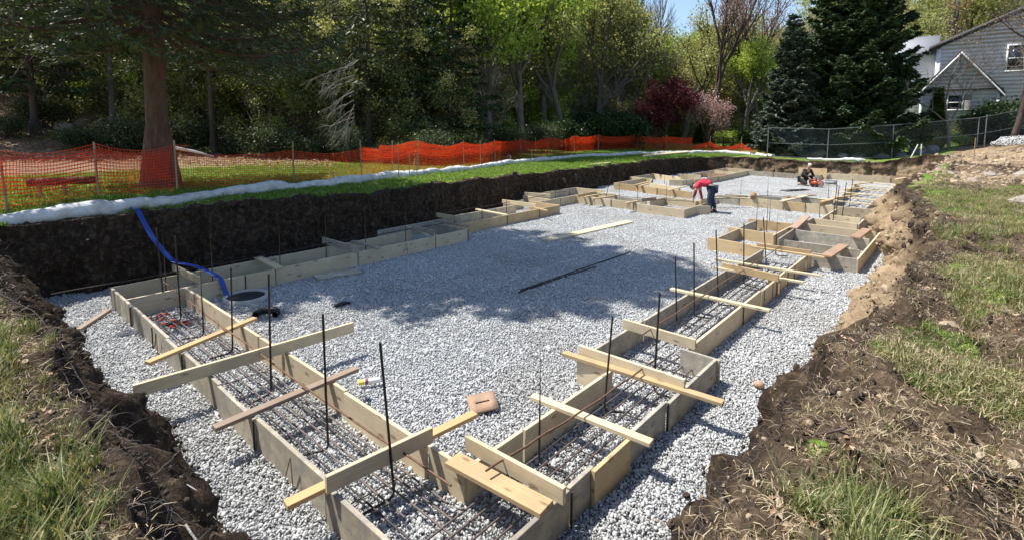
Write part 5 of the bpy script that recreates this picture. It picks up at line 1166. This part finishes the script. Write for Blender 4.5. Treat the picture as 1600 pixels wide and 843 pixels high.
for cx,cy,n,sd in [(-.25,2.5,46,.10),(-.1,2.0,40,.12),(.9,6.5,30,.35),(.2,9.5,30,.4),(-3.0,.1,40,.25),(-2.4,-.1,30,.2),(-5.5,.0,30,.3)]:
    for _ in range(n):
        x,y=cx+rr_.normal(0,sd),cy+rr_.normal(0,sd)
        if not inside_pit(x,y): tp.append((x,y,gz(x,y)))
tp=np.array(tp); n=len(tp); scatter('tall_grass',tp,np.column_stack([rr_.normal(0,.2,(n,2)),rr_.uniform(0,6.28,n)]),rr_.uniform(.5,1.1,n),rr_.integers(0,2,n),gT,label='tall green grass tufts at the edge of the right bank',cat='grass')
# dead leaves
def dleaf(seed):
    rng=np.random.default_rng(seed); s=Soup(); n=5
    for k in range(n):
        c=np.array([rng.normal(0,.05),rng.normal(0,.05),.012+k*.004]); a_=rng.uniform(0,6.28); d=np.array([math.cos(a_),math.sin(a_),rng.normal(0,.3)])*.035; e=np.array([-math.sin(a_),math.cos(a_),rng.normal(0,.3)])*.018; up=np.array([0,0,.012])
        V_=[c-d,c-d*.2-e+up,c+d*.5-e*.8+up,c+d,c+d*.5+e*.8+up*1.3,c-d*.2+e+up]; t_=rng.uniform(0,1); s.add([*V_,c],[(0,1,6),(1,2,6),(2,3,6),(3,4,6),(4,5,6),(5,0,6)],t_)
    return s.mesh('dead_leaf',L_DEAD)
dl=[src('dead_leaf_%d'%i,dleaf(640+i)) for i in range(4)]
P1,r_=sample(2400,rightbank,8,2); P2,_=sample(700,nearleft,9,2)
P3,_=sample(2600,lambda r:at(r.uniform(-60,520),r.uniform(20,32)),10,2)
Pa=np.concatenate([P1,P2,P3]); n=len(Pa); sc_=np.concatenate([r_.uniform(.25,.6,len(P1)+len(P2)),r_.uniform(.8,1.8,len(P3))])
scatter('leaf_litter',Pa,np.column_stack([r_.normal(0,.2,(n,2)),r_.uniform(0,6.28,n)]),sc_,r_.integers(0,4,n),dl,label='brown dead leaves scattered on the banks and wood floor',cat='leaf litter')
def strawm(seed):
    rng=np.random.default_rng(seed); s=Soup()
    for k in range(12):
        c=np.array([rng.normal(0,.07),rng.normal(0,.07),.008+rng.uniform(0,.02)]); a_=rng.uniform(0,6.28); L=rng.uniform(.02,.075); d=np.array([math.cos(a_),math.sin(a_),rng.normal(0,.18)])*L; w2=np.array([-math.sin(a_),math.cos(a_),0])*.0012
        b=c+d*.5+np.array([0,0,.01]); s.add([c-w2,c+w2,b+w2,b-w2],[(0,1,2,3)],rng.uniform(0,1)); s.add([b-w2,b+w2,c+d+w2*.4,c+d-w2*.4],[(0,1,2,3)],rng.uniform(0,1))
    return s.mesh('straw',L_STRAW)
L_STRAW=leafmat('straw',[(0,(.16,.10,.06)),(.5,(.34,.26,.15)),(1,(.55,.46,.30))],.7,.1)
ss=[src('straw_%d'%i,strawm(650+i)) for i in range(4)]
P1,r_=sample(13000,rightbank,18,2); P2,_=sample(1000,nearleft,19,2); Pa=np.concatenate([P1,P2]); n=len(Pa)
scatter('straw',Pa,np.column_stack([r_.normal(0,.15,(n,2)),r_.uniform(0,6.28,n)]),r_.uniform(.6,1.5,n),r_.integers(0,4,n),ss,label='dry straw bits and thin roots strewn over the banks',cat='straw')
# soil clods + roots on faces and soil areas
M_CLOD=plain('dark_soil_clod',(.05,.034,.023),.98,0,.5,9,.8); M_CLODT=plain('tan_soil_clod',(.33,.25,.165),.98,0,.4,9,.8)
def clod(seed,m):
    me=rock((.038,.03,.024),seed,1); me.materials.append(m); return me
cs=[src('soil_clod_%d'%i,clod(70+i,M_CLOD if i<3 else M_CLODT)) for i in range(5)]
vi=np.where((SOIL>.6)&(np.hypot(V[:,0],V[:,1])<40)&(V[:,2]>-.08))[0]; dd=np.hypot(V[vi,0],V[vi,1]); w_=1/(1+dd/10)**1.1; rr_=np.random.default_rng(12)
NC=26000; pick=rr_.choice(vi,NC,p=w_/w_.sum()); Pc=V[pick]+rr_.normal(0,.03,(NC,3))*np.array([1,1,.3]); tnn=np.concatenate(tanr)[pick]
sz_=np.exp(rr_.normal(-1.0,.6,NC))*np.clip(.4+np.hypot(Pc[:,0],Pc[:,1])/14,.4,1.5); Pc[:,2]-=.008
ix=np.where(rr_.random(NC)<np.maximum(tnn,.12*(Pc[:,0]>-1.2)),rr_.integers(3,5,NC),rr_.integers(0,3,NC))
scatter('soil_clods',Pc,rr_.uniform(0,6.28,(NC,3)),sz_,ix,cs,label='crumbled soil clods on the cut banks',cat='soil')
rb_=[src('rubble_%d'%i,clod(95+i,M_CLODT)) for i in range(3)]
Pq,r_=sample(8500,lambda r:(r.uniform(-1.2,7),20+18*r.uniform()**1.3),31,2,.3)
n=len(Pq); scatter('rubble',Pq,r_.uniform(0,6.28,(n,3)),np.exp(r_.normal(-.15,.6,n)),r_.integers(0,3,n),rb_,label='tan crumbled rubble on the spoil slope at the right',cat='soil')
def rootm(seed):
    rng=np.random.default_rng(seed); s=Soup()
    for k in range(3):
        p=np.zeros(3); pts=[p]; d=unit(np.array([rng.normal(0,.7),rng.normal(0,.7),-.7]))
        for j in range(6): d=unit(d+rng.normal(0,.35,3)); p=p+d*.045; pts.append(p)
        s.tube(pts,np.linspace(.0028,.001,7),3,cap=False)
    return s.mesh('root_hair',B_TWIG)
rs=[src('root_hair_%d'%i,rootm(80+i)) for i in range(4)]
n=900; k_=rr_.integers(int(nf*.8),nf+1,n); j_=rr_.choice(nR,n,p=(lambda q:q/q.sum())(1/(1+np.hypot(RP[:,0],RP[:,1])/6)**1.2)); Pr=ringpts[k_,j_]
scatter('roots',Pr,rr_.uniform(-.5,.5,(n,3))+np.column_stack([np.zeros((n,2)),rr_.uniform(0,6.28,n)]),rr_.uniform(.35,.9,n),rr_.integers(0,4,n),rs,label='fine torn roots hanging from the turf edge',cat='roots')

# ---------------------------------------------------------------- people
def skin_mesh(name,verts,edges,mat,sub=1,root=0):
    """verts: (x,y,z,r)"""
    me=bpy.data.meshes.new(name); bm=bmesh.new(); ly=bm.verts.layers.skin.verify(); bv=[bm.verts.new(v[:3]) for v in verts]
    for i,v in enumerate(verts): bv[i][ly].radius=(v[3],v[4] if len(v)>4 else v[3]); bv[i][ly].use_root=(i==root)
    for i,j in edges: bm.edges.new((bv[i],bv[j]))
    bm.to_mesh(me); bm.free(); o=bpy.data.objects.new(name,me); COL.objects.link(o)
    md=o.modifiers.new('s','SKIN'); md.use_smooth_shade=True
    o.modifiers.new('d','SUBSURF').levels=sub; o.modifiers['d'].render_levels=sub
    dg=bpy.context.evaluated_depsgraph_get(); dg.update(); m2=bpy.data.meshes.new_from_object(o.evaluated_get(dg)); m2.name=name
    bpy.data.objects.remove(o); bpy.data.meshes.remove(me); m2.materials.clear(); m2.materials.append(mat)
    m2.polygons.foreach_set('use_smooth',np.ones(len(m2.polygons),bool)); return m2
M_SKIN=plain('skin',(.42,.25,.17),.5,0,.08); M_RED=plain('red_shirt',(.62,.03,.06),.85,0,.18,14,.4); M_MAROON=plain('maroon_sleeve',(.22,.02,.03),.85,0,.2,14)
M_JEAN=plain('dark_jeans',(.03,.045,.075),.9,0,.3,18,.4); M_BLACKC=plain('black_cloth',(.02,.02,.022),.9,0,.3,14,.4); M_HAIR=plain('dark_hair',(.03,.022,.018),.7,0,.3,30); M_BOOT=plain('boot_leather',(.05,.035,.025),.7)
M_PRINT=plain('shirt_print',(.75,.65,.63),.8)
def hand(V_,E_,wr,dirv,size=1.,curl=.6):
    i0=len(V_); d=unit(np.array(dirv,float)); sd=unit(np.cross(d,[.2,.3,1.])); nrm_=np.cross(d,sd); w=np.array(V_[wr][:3])
    palm=w+d*.06*size; V_.append((*palm,.026*size,.02*size)); E_.append((wr,i0))
    for k,(o,l) in enumerate([(-.03,.07),(-.01,.08),(.01,.075),(.03,.06)]):
        a_=palm+sd*o*size+d*.02*size; b_=a_+d*l*.5*size+nrm_*.01*curl; c_=b_+unit(d*(1-curl)+nrm_*curl)*l*.5*size
        j=len(V_); V_+= [(*a_,.010*size),(*b_,.009*size),(*c_,.007*size)]; E_+= [(i0,j),(j,j+1),(j+1,j+2)]
    a_=w+d*.025*size-sd*.03*size; b_=a_-sd*.025*size+d*.03*size; j=len(V_); V_+=[(*a_,.011*size),(*b_,.009*size)]; E_+=[(i0,j),(j,j+1)]
def head_parts(root,c,fwd,hair=True,cap=None,s=1.):
    c=np.array(c); f=unit(np.array(fwd,float)); up=unit(np.array([0,0,1.])-f*f[2]); sd=np.cross(f,up)
    M=Matrix(((sd[0],f[0],up[0],c[0]),(sd[1],f[1],up[1],c[1]),(sd[2],f[2],up[2],c[2]),(0,0,0,1)))
    return M
# worker in red : bends forward, facing pit left (towards -x,-y); local frame: +x forward
def worker_red():
    t=thing('person','person in red shirt and dark jeans bending over beside the square pad form','person',(-6.42,17.62,0),R_(188))
    V_=[];E_=[]
    def v(*a): V_.append(a); return len(V_)-1
    pel=v(-.02,0,.90,.14,.12); ab=v(.12,0,.98,.13,.12); ch=v(.34,0,1.0,.16,.13); sh=v(.46,0,.95,.11,.10); nk=v(.54,0,.90,.055,.055); hd=v(.64,0,.83,.085,.095); hd2=v(.70,0,.76,.075,.08)
    E_+=[(pel,ab),(ab,ch),(ch,sh),(sh,nk),(nk,hd),(hd,hd2)]
    for sg,kx,fx,ex,hx,hz in ((1,.07,-.02,.50,.56,.30),(-1,.02,-.10,.44,.36,.22)):
        hp=v(-.01,sg*.10,.86,.10,.095); kn=v(kx,sg*.12,.48,.062,.062); an=v(fx,sg*.13,.09,.045,.042); to=v(fx+.15,sg*.14,.04,.04,.03); he=v(fx-.05,sg*.13,.045,.035,.03)
        E_+=[(pel,hp),(hp,kn),(kn,an),(an,to),(an,he)]
        s1=v(.45,sg*.19,.92,.065,.065); el=v(ex,sg*.25,.64,.045,.045); wr=v(hx,sg*.20,hz+.14,.03,.027); E_+=[(sh,s1),(s1,el),(el,wr)]
        hand(V_,E_,wr,(.15,-sg*.2,-1))
    put('body',skin_mesh('body',V_,E_,M_SKIN),t)
    # shirt with sleeves
    S1=[(.02,0,.945,.165,.15),(.14,0,1.0,.16,.15),(.34,0,1.02,.19,.155),(.46,0,.97,.14,.13),(.52,0,.93,.085,.08)]; E1=[(0,1),(1,2),(2,3),(3,4)]
    for sg,ex in ((1,.50),(-1,.44)):
        j=len(S1); S1+= [(.45,sg*.19,.93,.085,.085),(.47,sg*.235,.79,.072,.072)]; E1+=[(3,j),(j,j+1)]
    sh_=put('shirt',skin_mesh('shirt',S1,E1,M_RED),t)
    s=Soup(); s.quads(np.array([[.22,0,1.175],[.30,.02,1.18]]),np.array([[.03,0,.004],[.02,.01,.0]]),np.array([[0,.09,0],[0,.06,0]])); put('print',s.mesh('print',M_PRINT),sh_)
    for sg,ex,hx,hz in ((1,.50,.56,.30),(-1,.44,.36,.22)):
        put('sleeve',skin_mesh('sleeve',[(.47,sg*.235,.80,.066),(ex,sg*.25,.64,.058),(hx*.95+ex*.05,sg*.205,hz+.19,.042)],[(0,1),(1,2)],M_MAROON),t)
    T1=[(-.03,0,.90,.165,.15)];E2=[]
    for sg,kx,fx in ((1,.07,-.02),(-1,.02,-.10)):
        j=len(T1); T1+=[(-.01,sg*.10,.84,.115,.11),(kx,sg*.12,.48,.08,.08),(fx,sg*.13,.13,.065,.06)]; E2+=[(0,j),(j,j+1),(j+1,j+2)]
    put('trousers',skin_mesh('trousers',T1,E2,M_JEAN),t)
    for sg,fx in ((1,-.02),(-1,-.10)): put('boot',skin_mesh('boot',[(fx-.06,sg*.13,.05,.045),(fx+.04,sg*.135,.055,.05),(fx+.17,sg*.14,.04,.042),(fx,sg*.13,.15,.05)],[(0,1),(1,2),(1,3)],M_BOOT,root=1),t)
    put('hair',skin_mesh('hair',[(.60,0,.90,.09,.10),(.68,0,.86,.09,.095),(.73,0,.80,.07,.08)],[(0,1),(1,2)],M_HAIR),t)
    return t
worker_red()
def worker_black():
    t=thing('person','person in black with a pale cap crouching over the orange saw','person',(-6.0,29.0,0),R_(-35))
    V_=[];E_=[]
    def v(*a): V_.append(a); return len(V_)-1
    pel=v(-.12,0,.30,.14,.13); ab=v(-.06,0,.48,.13,.12); ch=v(.08,0,.68,.16,.13); sh=v(.16,0,.80,.11,.10); nk=v(.21,0,.88,.055,.055); hd=v(.26,0,.98,.088,.098); hd2=v(.28,0,1.05,.08,.085)
    E_+=[(pel,ab),(ab,ch),(ch,sh),(sh,nk),(nk,hd),(hd,hd2)]
    for sg,kx,kz,fx in ((1,.30,.50,.22),(-1,.34,.12,-.05)):
        hp=v(-.10,sg*.11,.30,.10,.10); kn=v(kx,sg*.16,kz,.066,.066); an=v(fx if kz>.2 else -.1,sg*.16,.09,.045,.042); to=v((fx if kz>.2 else -.1)+(.14 if kz>.2 else -.12),sg*.16,.045,.04,.03)
        E_+=[(pel,hp),(hp,kn),(kn,an),(an,to)]
        s1=v(.15,sg*.19,.78,.065,.065); el=v(.28,sg*.24,.55,.045,.045); wr=v(.46,sg*.14,.42,.03,.027); E_+=[(sh,s1),(s1,el),(el,wr)]; hand(V_,E_,wr,(.8,-sg*.2,-.5))
    put('body',skin_mesh('body',V_,E_,M_SKIN),t)
    J=[(-.10,0,.38,.17,.16),(-.04,0,.52,.16,.15),(.08,0,.70,.19,.16),(.15,0,.81,.135,.13),(.19,0,.85,.085,.08)];E1=[(0,1),(1,2),(2,3),(3,4)]
    for sg in (1,-1):
        j=len(J); J+=[(.15,sg*.19,.78,.085,.085),(.28,sg*.24,.55,.066,.066),(.43,sg*.15,.44,.048,.045)]; E1+=[(3,j),(j,j+1),(j+1,j+2)]
    put('jacket',skin_mesh('jacket',J,E1,M_BLACKC),t)
    T=[(-.13,0,.30,.17,.155)];E2=[]
    for sg,kx,kz,ax in ((1,.30,.50,.21),(-1,.34,.12,-.08)):
        j=len(T); T+=[(-.09,sg*.11,.30,.12,.115),(kx,sg*.16,kz,.085,.085),(ax,sg*.16,.14,.065,.06)]; E2+=[(0,j),(j,j+1),(j+1,j+2)]
    put('trousers',skin_mesh('trousers',T,E2,M_BLACKC),t)
    c=put('cap',skin_mesh('cap',[(.25,0,1.06,.095,.1),(.28,0,1.09,.085,.09),(.38,0,1.05,.05,.02)],[(0,1),(1,2)],M_WHITE),t)
    for sg,ax in ((1,.22),(-1,-.12)): put('boot',skin_mesh('boot',[(ax,sg*.16,.06,.05),(ax+(.14 if sg>0 else -.12),sg*.16,.045,.042)],[(0,1)],M_BOOT),t)
worker_black()
# cut-off saw
M_SAW=plain('orange_red_saw_body',(.42,.07,.03),.4,0,.1)
t=thing('cutoff_saw','orange red cut off saw with round blade guard held low over the stones','saw',(-5.45,28.6,0),R_(-35))
s=Soup(); s.box((0,0,.2),(.34,.2,.2)); s.box((-.05,0,.33),(.2,.16,.08)); put('motor_housing',s.mesh('motor_housing',M_SAW),t)
s=Soup(); s.tube([(.34,-.015,.2),(.34,.015,.2)],.16,24); put('blade',s.mesh('blade',M_GALV),t)
s=Soup(); th=np.linspace(-.3,2.6,12); s.tube([(.34+.17*math.cos(a_),0,.2+.17*math.sin(a_)) for a_ in th],.028,6); s.box((.2,0,.2),(.25,.05,.07)); put('blade_guard',s.mesh('blade_guard',M_SAW),t)
s=Soup(); s.tube([(-.1,-.1,.26),(-.05,-.14,.42),(.08,0,.46),(-.05,.14,.42),(-.1,.1,.26)],.016,6); s.tube([(-.17,0,.3),(-.36,0,.28),(-.36,0,.16),(-.17,0,.12)],.02,6); put('handle',s.mesh('handle',M_BLACK),t)
for sg in (-1,1):
    s=Soup(); s.tube([(-.02,sg*.11,.08),(-.02,sg*.15,.08)],.08,14); put('wheel',s.mesh('wheel',M_BLACK),t)
s=Soup(); th=np.linspace(0,6*PI,60); s.tube([(.26*math.cos(a_),.26*math.sin(a_),.04+.012*a_+.02*math.sin(a_*.5)) for a_ in th],.022,6)
tag(put('hose_coil',s.mesh('hose_coil',plain('grey_hose',(.12,.12,.125),.5),True),None,(-5.0,29.9,0)),'loose coil of grey hose right of the orange saw','hose')
s=Soup(); s.box((0,0,.02),(1.5,.42,.03)); tag(put('black_sheet',s.mesh('black_sheet',M_BLACK),None,(-5.8,26.4,0),(0,0,R_(62))),'flat black board lying on the stones in front of the crouching person','board')
# bag of ties on bar
s=Soup(); s.V.append(ICO*np.array([.13,.11,.17])); s.F={3:[ICF]}; s.T={3:[np.full(20,.5)]}; s.n=12
tag(put('tool_pouch',s.mesh('tool_pouch',plain('tan_canvas',(.35,.21,.10),.9),True),None,(-5.75,19.93,.42)),'small tan pouch sitting on top of the yellow form wall','pouch')
